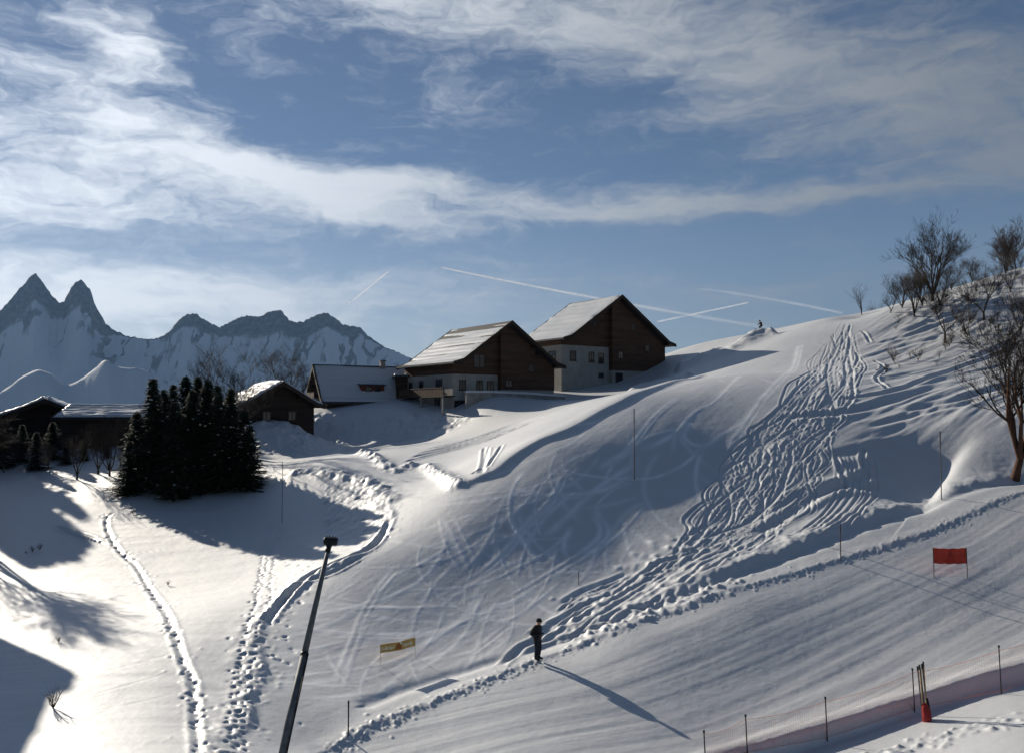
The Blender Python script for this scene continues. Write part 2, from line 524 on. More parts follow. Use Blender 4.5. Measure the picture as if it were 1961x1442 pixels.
def track(xy, wd, h, loose):
    f = dist_field(xy, wd * 4)
    if f is None: return
    s, d, sg, run, L = f
    e = fade(run, L, 1.5) * PM[s]
    D[s] += h * np.exp(-(d / wd) ** 2) * e
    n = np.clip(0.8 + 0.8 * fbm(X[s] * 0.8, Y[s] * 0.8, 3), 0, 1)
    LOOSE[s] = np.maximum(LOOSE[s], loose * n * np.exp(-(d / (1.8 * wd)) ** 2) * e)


def inside_px(u, v, poly):
    c = False
    for (x0, y0), (x1, y1) in zip(poly, poly[1:] + poly[:1]):
        if (y0 > v) != (y1 > v) and u < (x1 - x0) * (v - y0) / (y1 - y0) + x0: c = not c
    return c


for k, t in enumerate(LIGHT):
    q = spline(px(*t))
    track(q, rr.uniform(0.09, 0.15), rr.uniform(0.008, 0.014), rr.uniform(.7, 1.0))
    if k % 2: track(q + np.array([rr.uniform(.3, .5), rr.uniform(-.2, .2)]), rr.uniform(0.06, 0.1), 0.008, rr.uniform(.5, .9))
for k in range(230):
    u0, v0 = rr.uniform(560, 1600), rr.uniform(640, 1320)
    if not inside_px(u0, v0, PISTE): continue
    c0 = px((u0, v0))[0]
    a0 = math.atan2(-pdv[1], -pdv[0]) + rr.uniform(-.8, .8); rad = rr.choice((-1, 1)) * rr.uniform(5, 16); L = rr.uniform(4, 14)
    th = a0 + np.linspace(0, L / rad, 14)
    q = c0 + np.stack([np.sin(th) - math.sin(a0), -np.cos(th) + math.cos(a0)], 1) * rad
    track(q, rr.uniform(0.05, 0.13), rr.uniform(0.003, 0.009), rr.uniform(.35, 1.0))
# soft dip in the middle of the piste
s, m = zone([(1220, 900), (1330, 850), (1440, 850), (1380, 910), (1260, 950)], 5)
D[s] -= 0.25 * m

# --- edge of the dark piste against the bright shoulder
s, sd, run, L = step_line(px((880, 950), (905, 925), (950, 908), (985, 880), (1030, 852), (1090, 828), (1150, 795), (1215, 762), (1290, 735), (1350, 715)), 0.5, reach=6)
D[s] += 0.28 * np.exp(-((sd - 0.3) / np.where(sd > 0.3, 1.8, 0.5)) ** 2) * smooth(0, 3, run) * smooth(0, 6, L - run)

# --- wind ripples and old ruts on the bright field
s, m = zone([(-60, 1460), (-60, 1030), (240, 990), (640, 985), (700, 1020), (600, 1120), (520, 1240), (470, 1350), (420, 1460)], 1.5)
a0 = R(8); al = X[s] * math.cos(a0) + Y[s] * math.sin(a0); ac = -X[s] * math.sin(a0) + Y[s] * math.cos(a0)
D[s] += m * (0.03 * fbm(al / 9, ac / 1.1, 2) + 0.009 * perlin(al / 5, ac / 0.3))
for v0, dv in ((1120, -10), (1185, -25), (1240, -45), (1330, -40), (1290, -35), (1065, -18), (1360, -30)):
    u0 = rr.uniform(60, 180)
    rut(px((u0, v0 + 18), (u0 + 90, v0), (u0 + 190, v0 + dv * 0.7), (u0 + 290, v0 + dv * 1.6)), 0.06, 0.014, 0.5, 4.0)
# the trodden trench down the middle of the field
TRENCH = [(205, 985), (205, 1010), (225, 1050), (262, 1085), (285, 1125), (310, 1160), (335, 1215), (350, 1260), (368, 1300), (372, 1340), (376, 1390), (380, 1445), (378, 1480)]
rut(px(*TRENCH), 0.13, 0.05, 0.3)
pits(along(TRENCH, 230, 0.16, 3), 0.085, -0.07, seed=3)
pits(along(TRENCH, 160, 0.35, 4), 0.07, 0.025, seed=4)
for tr, n, sg_ in (([(100, 1005), (150, 1020), (195, 1035)], 24, 0.15), ([(105, 1010), (160, 1030), (205, 1040)], 24, 0.15)):
    rut(px(*tr), 0.13, 0.16)
TRACKS = [
    [(538, 990), (530, 1020), (512, 1075), (498, 1125), (485, 1175), (470, 1230), (458, 1290), (452, 1350), (448, 1442)],
    [(520, 990), (505, 1050), (497, 1100), (485, 1160), (470, 1215), (460, 1270), (450, 1320), (440, 1380), (436, 1442)],
    [(540, 1000), (528, 1060), (520, 1110), (515, 1160), (495, 1200), (488, 1240), (475, 1300), (468, 1370), (465, 1442)],
]
for k, tr in enumerate(TRACKS):
    p = spline(px(*tr), 0.42)
    n_ = np.random.RandomState(20 + k)
    pits(p + n_.randn(*p.shape) * 0.07, 0.08, -0.09, seed=30 + k)
pits(along([(590, 1020), (545, 1130), (500, 1260), (455, 1400)], 120, 0.7, 8), 0.10, -0.05, seed=8)
# wavering edge between field and piste
EDGE = [(745, 965), (758, 985), (735, 1020), (705, 1055), (660, 1080), (600, 1110), (555, 1145), (520, 1185), (503, 1215), (505, 1250), (515, 1290), (490, 1335), (490, 1380), (450, 1420), (420, 1450)]
s, sd, run, L = step_line(px(*EDGE), 0.3, reach=5)
D[s] += 0.11 * np.exp(-((sd + 0.25) / np.where(sd < -0.25, 0.9, 0.22)) ** 2) * (1 + 0.8 * fbm(X[s] * 1.2, Y[s] * 1.2, 3)) * fade(run, L, 2)
rut(px((750, 990), (715, 1045), (640, 1080), (590, 1105), (535, 1160), (505, 1200)), 0.16, 0.14)
rut(px((700, 1062), (640, 1095), (575, 1120), (530, 1165)), 0.13, 0.11)
pits(along(EDGE, 260, 0.35, 12), 0.10, 0.022, seed=12)

# --- ski-tracked strip: dozens of crossing ruts
LB = np.array([(1612, 612), (1560, 680), (1520, 730), (1475, 800), (1420, 850), (1375, 920), (1335, 1000), (1260, 1070)], float)
RB = np.array([(1640, 622), (1650, 680), (1645, 740), (1600, 800), (1580, 850), (1570, 930), (1530, 1000), (1420, 1070)], float)


def strip(q, k):
    k = np.clip(k, 0, 6.999); i = int(k); t = k - i
    return (LB[i] * (1 - t) + LB[i + 1] * t) * (1 - q) + (RB[i] * (1 - t) + RB[i + 1] * t) * q


for n in range(110):
    k = rr.uniform(0, 6.3); q = rr.uniform(0.02, 0.98) ** rr.uniform(.8, 1.2); dq = rr.uniform(-0.12, 0.12); ql, qh = rr.uniform(0.03, 0.2), rr.uniform(0.8, 0.97)
    t = []
    for _ in range(rr.randint(6, 15)):
        t.append(strip(q, k)); k += rr.uniform(0.22, 0.38); q += dq; dq += rr.uniform(-0.11, 0.11) - 0.9 * max(0, q - qh) + 0.9 * max(0, ql - q); dq *= 0.8
        if k > 7: break
    if len(t) < 3: continue
    big = rr.random() < 0.2
    xy = px(*t)
    w_, h_ = (rr.uniform(0.10, 0.15), rr.uniform(0.08, 0.12)) if big else (rr.uniform(0.055, 0.085), rr.uniform(0.045, 0.08))
    cut(xy, w_, h_, rr.uniform(0.4, 0.8), rr.uniform(.6, 2.0))
    if n % 3 == 0: cut(xy + np.array([rr.uniform(.25, .4), rr.uniform(-.1, .1)]), w_ * .8, h_ * .8, rr.uniform(0.4, 0.8), 1.5)
for n in range(26):
    k0 = rr.uniform(0.2, 6.0); q0 = rr.uniform(0, 1); q1 = 1 - q0 if rr.random() < .6 else q0
    cut(px(strip(q0, k0), strip(q0 * .65 + q1 * .35 + rr.uniform(-.05, .05), k0 + .35), strip(q0 * .3 + q1 * .7, k0 + .7), strip(q1, k0 + 1.05)), rr.uniform(.05, .08), rr.uniform(.05, .09), .5, 1.0)
m_pts = np.array([strip(rr.random(), rr.uniform(0, 7)) for _ in range(700)])
pits(hit(*m_pts.T), 0.14, 0.012, seed=5)
pits(along([(1340, 1030), (1240, 1090), (1130, 1170), (1070, 1215)], 150, 0.7, 6), 0.18, 0.05, seed=6)
for k in range(26):
    q = rr.uniform(0, 1)
    u0, v0 = 1390 - 300 * q + rr.uniform(-30, 60), 1040 + 140 * q + rr.uniform(-25, 25)
    cut(px((u0, v0), (u0 - 40, v0 + rr.uniform(14, 30)), (u0 - 85, v0 + rr.uniform(30, 60)), (u0 - 130, v0 + rr.uniform(60, 84))), rr.uniform(0.07, 0.15), rr.uniform(0.05, 0.10), 0.8)
# the six parallel lines swinging down beside the strip
for k in range(6):
    o = k * 15
    t = [(1590 + o * 0.95, 855), (1602 + o, 885), (1604 + o, 925), (1600 + o * 0.95, 950), (1575 + o, 985), (1540 + o * 1.1, 1015 - k), (1490 + o * 1.4, 1040 - 2 * k)]
    cut(px(*[(a + rr.uniform(-3, 3), b) for a, b in t[rr.randint(0, 1):]]), 0.075, rr.uniform(.05, .08), 0.6, 2.5)
for t in ([(1620, 640), (1650, 635), (1668, 658)], [(1672, 690), (1690, 700), (1680, 712)], [(1700, 705), (1678, 722), (1690, 735), (1702, 745)], [(1600, 870), (1612, 905), (1625, 935)], [(1655, 850), (1652, 880), (1664, 905)]):
    rut(px(*t), 0.13, 0.09, 0.8)
# shadowy dips crossing the hillside
for t, h in (([(1430, 1030), (1510, 985), (1600, 930), (1700, 890)], 0.3), ([(1480, 990), (1560, 940), (1650, 925), (1730, 925)], 0.25), ([(1560, 880), (1640, 862), (1760, 830)], 0.18),
             ([(1480, 800), (1600, 790), (1700, 768), (1820, 735)], 0.3), ([(1600, 765), (1720, 745), (1850, 700), (1961, 660)], 0.35), ([(1640, 690), (1740, 660), (1830, 640)], 0.25),
             ([(1650, 665), (1750, 640), (1850, 600)], 0.22), ([(1700, 790), (1830, 765), (1961, 730)], 0.3), ([(1640, 820), (1760, 790), (1900, 765)], 0.25),
             ([(1720, 640), (1830, 600), (1961, 560)], 0.3), ([(1850, 690), (1961, 640)], 0.3)):
    rut(px(*t), rr.uniform(0.3, 0.5), h * 0.5, 0.5, 3.0)
# rippled drifts on the upper right
s, m = zone([(1650, 650), (1700, 595), (1800, 565), (1961, 520), (2200, 470), (2200, 780), (1961, 800), (1760, 830), (1640, 850), (1660, 720)], 5)
a0 = math.atan2(gd[1], gd[0]) + 0.1
al = X[s] * math.cos(a0) + Y[s] * math.sin(a0); ac = -X[s] * math.sin(a0) + Y[s] * math.cos(a0)
D[s] += m * (0.20 * fbm(al / 14, ac / 1.7, 3) + 0.05 * fbm(al / 5, ac / 0.6, 3))
s, m = zone([(1720, 600), (1800, 565), (1961, 520), (2100, 500), (2100, 640), (1961, 650), (1800, 640)], 3)
D[s] += m * 0.16 * fbm(X[s] * 0.9, Y[s] * 0.9, 4)
# gully left of the big bare tree
s, sd, run, L = step_line(px((1900, 790), (1855, 828), (1815, 868), (1790, 905), (1770, 945), (1742, 985)), 1, reach=9)
g = np.where(sd > 0, np.exp(-(sd / 0.75) ** 2), np.exp(-(sd / 3.0) ** 2))
D[s] -= 0.8 * g * smooth(2, 9, run) * smooth(-0.5, 3.5, L - run)
D[s] += 0.08 * np.exp(-((sd - 2.4) / 1.7) ** 2) * smooth(0, 4, run) * smooth(-0.5, 3.5, L - run)

# --- junction below the houses: groomed shelf, its banks and trodden ground
berm(px((545, 912), (610, 905), (680, 918), (720, 935), (748, 968)), 0.9, 0.3, 0.5, 0.8)
s, m = zone([(620, 920), (700, 915), (755, 985), (700, 1040), (640, 1040), (590, 990)], 2)
D[s] += m * 0.05 * fbm(X[s] * 2.2, Y[s] * 2.2, 4, 0.65)
pits(hit(np.random.RandomState(2).uniform(620, 745, 160), np.random.RandomState(3).uniform(925, 1030, 160)), 0.14, -0.07, seed=13)
berm(px((690, 868), (730, 885), (760, 900), (800, 885)), 0.6, 0.25, 0.7, 1.0)
berm(px((815, 888), (850, 912), (880, 940)), 0.55, 0.25, 0.3)
for k in range(9):
    o = k * 7
    rut(px((770 + o, 885 - o * .6), (850 + o, 866 - o * .5), (930 + o, 845 - o * .6), (1010 + o, 812 - o * .4)), rr.uniform(0.15, 0.3), rr.uniform(0.05, 0.12), 0.7)
for t in ([(928, 855), (925, 885), (918, 915)], [(935, 856), (930, 885), (924, 915)], [(962, 850), (945, 880), (930, 905)], [(880, 918), (905, 912), (930, 895)]):
    rut(px(*t), 0.12, 0.11)
rut(px((490, 873), (560, 880), (640, 872), (700, 858), (790, 838), (860, 828)), 0.7, 0.35, 0.5, 2)
# ploughed snow piled up in front of the houses
s, m = zone([(500, 830), (540, 798), (640, 790), (800, 790), (900, 800), (860, 825), (700, 845), (600, 862), (520, 868)], 3)
D[s] += m * (0.40 * fbm(X[s] * 0.45, Y[s] * 0.45, 4, 0.6) + 0.15 * np.abs(fbm(X[s] * 1.0, Y[s] * 1.0, 3, 0.6)))
pits(hit(np.random.RandomState(4).uniform(490, 590, 160), np.random.RandomState(5).uniform(805, 870, 160)), 0.3, 0.12, seed=14)
# drifts beside the upper house, left bank of the high piste
berm(px((1290, 712), (1350, 690), (1400, 672), (1450, 650), (1490, 638)), 2.2, 1.0, 0.3, 0.3)
berm(px((1200, 748), (1260, 735), (1330, 718)), 1.0, 0.5, 0.3, 0.4)
# crumbs of snow along the cornice
pits(along(ROAD_LOW[1:-1], 420, 0.22, 9), 0.06, 0.035, seed=9)
pits(along(ROAD_LOW[1:5], 160, 0.25, 19), 0.07, 0.04, seed=19)
pits(along([(1961, 1345), (1775, 1385), (1600, 1450)], 130, 0.35, 10), 0.11, 0.05, seed=10)
pits(along([(1100, 1225), (1250, 1170), (1400, 1110)], 160, 0.5, 15), 0.14, 0.07, seed=15)
CUT *= 0.8; LIP *= 0.75
D += CUT + LIP * np.clip(1 + CUT / 0.05, 0, 1)
Z = Z + D
HIT['z'] = Z


def ground(x, y):
    """height of the finished snow surface"""
    j = int(np.clip(np.searchsorted(YS, y) - 1, 0, len(YS) - 2))
    fy = (y - YS[j]) / (YS[j + 1] - YS[j])
    t = x / y
    i = int(np.clip(np.searchsorted(T, t) - 1, 0, len(T) - 2))
    fx = (t - T[i]) / (T[i + 1] - T[i])
    return float((Z[j, i] * (1 - fx) + Z[j, i + 1] * fx) * (1 - fy) + (Z[j + 1, i] * (1 - fx) + Z[j + 1, i + 1] * fx) * fy)


def spot(u, v):
    """ground point under a photo pixel"""
    x, y = hit(u, v)[0]
    return Vector((x, y, ground(x, y)))


def at_depth(u, d):
    a, _ = ray(u, 800)
    return Vector((float(a) * d, d, ground(float(a) * d, d)))


# ------------------------------------------------------------------ materials
def mat(name, colour, rough=0.7, var=0.25, scale=3.0, bump=0.0, bscale=None, spec=0.3, stretch=None, metal=0.0):
    m = bpy.data.materials.new(name); m.use_nodes = True
    t = NT(m.node_tree)
    b = m.node_tree.nodes['Principled BSDF']
    b.inputs['Roughness'].default_value = rough
    b.inputs['Specular IOR Level'].default_value = spec
    b.inputs['Metallic'].default_value = metal
    co = t.new('ShaderNodeTexCoord').outputs['Object']
    if stretch:
        mp = t.new('ShaderNodeMapping'); t.put(mp.inputs[0], co); mp.inputs['Scale'].default_value = stretch; co = mp.outputs[0]
    n = t.noise(co, scale, 5.0, 0.6)
    dark = tuple(c * (1 - var) for c in colour); light = tuple(min(1, c * (1 + var)) for c in colour)
    t.put(b.inputs['Base Color'], t.mix(t.ramp(n, 0.3, 0.7), dark, light))
    if bump:
        bm_ = t.new('ShaderNodeBump'); bm_.inputs['Strength'].default_value = bump; bm_.inputs['Distance'].default_value = 0.05
        t.put(bm_.inputs['Height'], t.noise(co, bscale or scale * 3, 5.0, 0.6)); t.put(b.inputs['Normal'], bm_.outputs[0])
    return m


def snow_material(name, rough=0.45, spec=0.5, bump=0.35, scale=1.0, coat=0.0):
    m = bpy.data.materials.new(name); m.use_nodes = True
    t = NT(m.node_tree); b = m.node_tree.nodes['Principled BSDF']
    co = t.new('ShaderNodeTexCoord').outputs['Object']
    n = t.noise(co, 0.5, 3.0, 0.6)
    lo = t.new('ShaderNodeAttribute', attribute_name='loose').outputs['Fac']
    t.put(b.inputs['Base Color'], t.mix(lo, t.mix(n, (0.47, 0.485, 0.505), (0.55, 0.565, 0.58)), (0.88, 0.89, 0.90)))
    b.inputs['Roughness'].default_value = rough
    b.inputs['Specular IOR Level'].default_value = spec
    b.inputs['IOR'].default_value = 1.7
    b.inputs['Coat Weight'].default_value = coat; b.inputs['Coat Roughness'].default_value = 0.62; b.inputs['Coat IOR'].default_value = 1.7
    h = t.math('ADD', t.noise(co, 2.6 * scale, 5.0, 0.6), t.math('MULTIPLY', t.noise(co, 26.0 * scale, 3.0, 0.6), 0.16))
    bm_ = t.new('ShaderNodeBump'); bm_.inputs['Strength'].default_value = bump; bm_.inputs['Distance'].default_value = 0.06
    t.put(bm_.inputs['Height'], h); t.put(b.inputs['Normal'], bm_.outputs[0])
    return m


def board_material(name, c0, c1, pitch=0.16):
    """weathered horizontal boarding"""
    m = bpy.data.materials.new(name); m.use_nodes = True
    t = NT(m.node_tree); b = m.node_tree.nodes['Principled BSDF']
    b.inputs['Roughness'].default_value = 0.8; b.inputs['Specular IOR Level'].default_value = 0.2
    co = t.new('ShaderNodeTexCoord').outputs['Object']
    sp = t.new('ShaderNodeSeparateXYZ'); t.put(sp.inputs[0], co)
    zz = t.math('DIVIDE', sp.outputs[2], pitch)
    row = t.math('FLOOR', zz); fr = t.math('FRACT', zz)
    along_ = t.math('ADD', sp.outputs[0], sp.outputs[1])
    n1 = t.noise(t.vec(t.math('MULTIPLY', t.math('FLOOR', t.math('ADD', t.math('MULTIPLY', along_, 0.3), t.math('MULTIPLY', row, 0.37))), 3.7), t.math('MULTIPLY', row, 1.91), 0.0), 1.0, 1.0)
    n2 = t.noise(t.vec(t.math('MULTIPLY', along_, 0.25), t.math('MULTIPLY', sp.outputs[2], 2.2), 0.0), 1.5, 5.0, 0.65)
    fac = t.ramp(t.math('ADD', t.math('MULTIPLY', n1, 0.6), t.math('MULTIPLY', n2, 0.5)), 0.35, 0.75)
    t.put(b.inputs['Base Color'], t.mix(fac, c0, c1))
    gap = t.ramp(fr, 0.0, 0.14)
    bm_ = t.new('ShaderNodeBump'); bm_.inputs['Strength'].default_value = 0.8; bm_.inputs['Distance'].default_value = 0.02
    t.put(bm_.inputs['Height'], t.math('ADD', gap, t.math('MULTIPLY', n2, 0.4))); t.put(b.inputs['Normal'], bm_.outputs[0])
    return m


M = {
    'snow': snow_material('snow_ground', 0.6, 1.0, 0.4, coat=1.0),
    'roof_snow': snow_material('snow_on_roofs', 0.5, 0.4, 0.5),
    'clump': snow_material('snow_clumps', 0.55, 0.3, 0.3),
    'wood': board_material('brown_boarding', (0.045, 0.026, 0.017), (0.105, 0.058, 0.035)),
    'wood_dark': board_material('dark_boarding', (0.030, 0.017, 0.012), (0.075, 0.040, 0.026)),
    'wood_black': board_material('old_boarding', (0.018, 0.012, 0.010), (0.045, 0.028, 0.022)),
    'plaster': mat('cream_plaster', (0.28, 0.27, 0.25), 0.9, 0.12, 0.8, 0.3, 12),
    'stone': mat('grey_render', (0.26, 0.24, 0.22), 0.9, 0.25, 0.9, 0.5, 6),
    'roof': mat('dark_roofing', (0.035, 0.032, 0.032), 0.7, 0.3, 4.0, 0.3),
    'timber': mat('dark_timber', (0.035, 0.022, 0.015), 0.8, 0.3, 3.0, 0.3, stretch=(1, 1, 6)),
    'frame': mat('window_frame_timber', (0.05, 0.034, 0.026), 0.7, 0.2, 6.0),
    'glass': mat('dark_window_glass', (0.012, 0.014, 0.018), 0.08, 0.2, 2.0, spec=0.5),
    'red_wood': mat('red_brown_boards', (0.16, 0.035, 0.025), 0.8, 0.3, 3.0),
    'bark': mat('grey_brown_bark', (0.050, 0.038, 0.030), 0.9, 0.35, 8.0, 0.5),
    'bark_red': mat('reddish_bark', (0.085, 0.042, 0.026), 0.9, 0.35, 8.0, 0.5),
    'twig': mat('bare_twigs', (0.040, 0.029, 0.023), 0.9, 0.3, 2.0),
    'needle': mat('spruce_needles', (0.028, 0.040, 0.022), 0.8, 0.45, 0.9, spec=0.15),
    'needle_dry': mat('dark_evergreen', (0.030, 0.040, 0.022), 0.8, 0.35, 1.3, spec=0.15),
    'steel': mat('dull_galvanised_steel', (0.14, 0.145, 0.15), 0.65, 0.25, 5.0, 0.1, metal=0.15),
    'dark_metal': mat('dark_metal', (0.035, 0.035, 0.038), 0.5, 0.25, 5.0, metal=0.4),
    'black': mat('black_plastic', (0.02, 0.02, 0.022), 0.6, 0.2, 5.0),
    'orange': mat('orange_netting', (0.75, 0.20, 0.05), 0.8, 0.15, 3.0),
    'red': mat('red_fabric', (0.50, 0.05, 0.028), 0.7, 0.2, 2.0, 0.2),
    'pad_red': mat('worn_red_pad', (0.33, 0.028, 0.03), 0.8, 0.3, 3.0, 0.3),
    'red_dark': mat('dark_red_print', (0.40, 0.03, 0.022), 0.7, 0.15, 3.0),
    'banner': mat('ochre_banner', (0.55, 0.33, 0.09), 0.75, 0.15, 3.0),
    'cream': mat('cream_print', (0.75, 0.66, 0.45), 0.75, 0.08, 5.0),
    'brown': mat('brown_print', (0.34, 0.12, 0.03), 0.75, 0.1, 5.0),
    'jacket': mat('black_jacket', (0.016, 0.016, 0.018), 0.75, 0.3, 6.0, 0.3),
    'trousers': mat('navy_trousers', (0.013, 0.015, 0.026), 0.8, 0.3, 6.0, 0.3),
    'skin': mat('skin', (0.45, 0.26, 0.18), 0.6, 0.1, 8.0),
    'hair': mat('dark_knit', (0.014, 0.013, 0.014), 0.9, 0.3, 20.0),
    'bamboo': mat('bamboo', (0.30, 0.20, 0.09), 0.6, 0.3, 5.0),
    'marker': mat('dark_marker_pole', (0.07, 0.06, 0.065), 0.6, 0.2, 4.0),
}


# ------------------------------------------------------------------ object helpers
def tag(o, label=None, cat=None, group=None, kind=None):
    if label: o['label'] = label
    if cat: o['category'] = cat
    if group: o['group'] = group
    if kind: o['kind'] = kind
    return o


def empty(name, loc, rz=0.0):
    o = bpy.data.objects.new(name, None); col.objects.link(o)
    o.empty_display_size = 0.3
    o.location = loc; o.rotation_euler = (0, 0, rz)
    return o


def link(name, me, parent=None, loc=None):
    o = bpy.data.objects.new(name, me); col.objects.link(o)
    if parent: o.parent = parent
    if loc is not None: o.location = loc
    return o


def mesh_np(name, verts, faces, material, sm=False):
    me = bpy.data.meshes.new(name)
    v = np.asarray(verts, np.float32); f = np.asarray(faces, np.int32)
    k = f.shape[1]
    me.vertices.add(len(v)); me.vertices.foreach_set('co', v.ravel())
    me.loops.add(f.size); me.loops.foreach_set('vertex_index', f.ravel())
    me.polygons.add(len(f)); me.polygons.foreach_set('loop_start', np.arange(0, f.size, k, dtype=np.int32))
    me.polygons.foreach_set('loop_total', np.full(len(f), k, np.int32))
    if sm: me.polygons.foreach_set('use_smooth', np.ones(len(f), bool))
    me.materials.append(material)
    me.update(calc_edges=True); me.validate()
    return me


class MB:
    """collects simple solids into one mesh"""
    def __init__(self): self.v = []; self.f = []

    def add(self, vs, fs):
        n = len(self.v); self.v += [tuple(q) for q in vs]; self.f += [tuple(i + n for i in q) for q in fs]; return self

    def box(self, x0, x1, y0, y1, z0, z1):
        return self.add([(x0, y0, z0), (x1, y0, z0), (x1, y1, z0), (x0, y1, z0), (x0, y0, z1), (x1, y0, z1), (x1, y1, z1), (x0, y1, z1)],
                        [(0, 3, 2, 1), (4, 5, 6, 7), (0, 1, 5, 4), (1, 2, 6, 5), (2, 3, 7, 6), (3, 0, 4, 7)])

    def prism(self, poly, y0, y1):
        """polygon in x-z pushed along y"""
        n = len(poly)
        vs = [(p[0], y0, p[1]) for p in poly] + [(p[0], y1, p[1]) for p in poly]
        return self.add(vs, [tuple(range(n)), tuple(range(2 * n - 1, n - 1, -1))] + [(i, i + n, (i + 1) % n + n, (i + 1) % n) for i in range(n)])

    def tube(self, pts_, rad, n=6, cap=True):
        pts_ = [Vector(p) for p in pts_]
        rad = rad if isinstance(rad, (list, tuple)) else [rad] * len(pts_)
        vs = []
        for i, p in enumerate(pts_):
            t = (pts_[min(i + 1, len(pts_) - 1)] - pts_[max(i - 1, 0)]).normalized()
            a = t.orthogonal().normalized() if i == 0 else (a - t * a.dot(t)).normalized()
            b = t.cross(a)
            for k in range(n):
                an = 2 * math.pi * k / n
                vs.append(p + (a * math.cos(an) + b * math.sin(an)) * rad[i])
        fs = [(i * n + k, i * n + (k + 1) % n, (i + 1) * n + (k + 1) % n, (i + 1) * n + k) for i in range(len(pts_) - 1) for k in range(n)]
        if cap: fs += [tuple(range(n - 1, -1, -1)), tuple(range((len(pts_) - 1) * n, len(pts_) * n))]
        return self.add(vs, fs)

    def mesh(self, name, material, sm=False):
        me = bpy.data.meshes.new(name); me.from_pydata(self.v, [], self.f)
        me.materials.append(material)
        bm = bmesh.new(); bm.from_mesh(me); bmesh.ops.recalc_face_normals(bm, faces=bm.faces)
        if sm:
            for f in bm.faces: f.smooth = True
        bm.to_mesh(me); bm.free()
        return me

    def build(self, name, material, parent=None, sm=False, loc=None):
        return link(name, self.mesh(name, material, sm), parent, loc)


# ------------------------------------------------------------------ hillside, mountains
nj, ni = Z.shape
idx = np.arange(nj * ni).reshape(nj, ni)
quads = np.stack([idx[:-1, :-1], idx[:-1, 1:], idx[1:, 1:], idx[1:, :-1]], -1).reshape(-1, 4)
hill = link('ground', mesh_np('ground', np.stack([X, Y, Z], -1).reshape(-1, 3), quads, M['snow'], True))
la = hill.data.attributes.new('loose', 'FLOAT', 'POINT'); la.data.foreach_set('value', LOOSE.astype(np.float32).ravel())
tag(hill, 'snow covered ski hillside with groomed pistes and crossing ski tracks', kind='structure')

# ---- mountain chain: real size, 5 to 11 km away
RIDGE = np.array([(-1400, 700), (-900, 620), (-500, 660), (-250, 600), (-120, 640), (0, 592), (14, 576), (30, 556), (46, 538), (56, 526), (63, 523), (70, 533), (84, 551), (98, 571), (110, 580), (119, 577), (127, 560), (134, 546),
    (143, 537), (152, 535), (160, 545), (168, 552), (178, 582), (188, 600), (200, 620), (215, 632), (240, 645), (270, 649), (300, 648), (320, 636), (335, 618), (347, 606), (358, 601), (374, 600), (384, 610), (400, 619),
    (418, 629), (436, 618), (452, 610), (470, 604), (484, 606), (500, 605), (512, 597), (526, 594), (540, 598), (552, 614), (566, 618), (582, 615), (600, 606), (614, 601), (626, 600), (640, 608), (656, 621),
    (672, 624), (690, 627), (698, 637), (710, 648), (735, 664), (768, 677), (820, 700), (900, 740), (1000, 775), (1200, 790), (1600, 795), (2600, 800), (4200, 800)], float)
FOOT = np.array([(-1400, 740), (-300, 720), (-60, 772), (0, 752), (40, 722), (70, 706), (100, 716), (125, 738), (150, 730), (180, 706), (203, 684), (212, 700), (232, 704), (262, 703), (292, 716), (330, 744), (420, 762), (560, 790), (900, 800), (4200, 810)], float)
mt = np.concatenate([np.linspace(-1.5, -0.66, 90, endpoint=False), np.linspace(-0.66, -0.06, 620, endpoint=False), np.linspace(-0.06, 1.6, 60)])
my = np.concatenate([np.linspace(170, 4300, 16, endpoint=False), np.linspace(4300, 6300, 70, endpoint=False), np.linspace(6300, 7600, 16, endpoint=False), np.linspace(7600, 10300, 190, endpoint=False), np.linspace(10300, 13500, 14)])
ut = CX + mt * FPX
_, rz_ = ray(ut, np.interp(ut, RIDGE[:, 0], RIDGE[:, 1]))
fv_ = np.interp(ut, FOOT[:, 0], FOOT[:, 1])
kern = np.hanning(23); kern /= kern.sum()
fv_ = np.convolve(np.pad(fv_, 11, mode='edge'), kern, 'valid')
_, fz_ = ray(ut, fv_)
yr = 9700 + 90 * np.sin(ut / 140.0)
yf = 5600 + 45 * np.sin(ut / 55.0) + 12 * np.sin(ut / 23.0)
MX = mt[None, :] * my[:, None]; MY = np.broadcast_to(my[:, None], MX.shape)
_k1 = np.hanning(121); _k1 /= _k1.sum()
_wide = lambda a, k: np.convolve(np.pad(a, len(k) // 2, mode='edge'), k, 'valid')
jag = 16 * fbm(ut / 7.0, ut * 0, 3) + 9 * np.abs(fbm(ut / 3.0 + 5, ut * 0, 2))
zr = (rz_ * yr + jag * smooth(900, 700, ut) * smooth(250, 215, np.abs(ut - 270) * 0 + 200))[None, :]
zr_w = _wide(rz_ * yr, _k1)[None, :]; zf = (fz_ * yf)[None, :]; zf_w = _wide(fz_ * yf, _k1)[None, :]
dy_ = MY - yr[None, :]
rib = fbm(MX / 520.0 + 3, MY / 1600.0, 5, 0.55)
rib2 = 0.6 - 2.2 * np.abs(fbm(MX / 230.0 + 0.15 * fbm(MX / 90.0, MY / 90.0, 3), MY / 700.0, 4, 0.55))
near = np.clip(-dy_, 0, None); far = np.clip(dy_, 0, None)
rib_amp = smooth(0, 500, near) * 60 + 10
zm = zr + (zr_w - zr) * smooth(150, 900, near) - 1.38 * near + 0.00011 * np.minimum(near, 2500.0) ** 2 - 0.75 * far + rib * rib_amp + rib2 * smooth(-60, 160, near) * 20 + 7 * fbm(MX / 45.0, MY / 45.0, 3)
dyf = MY - yf[None, :]
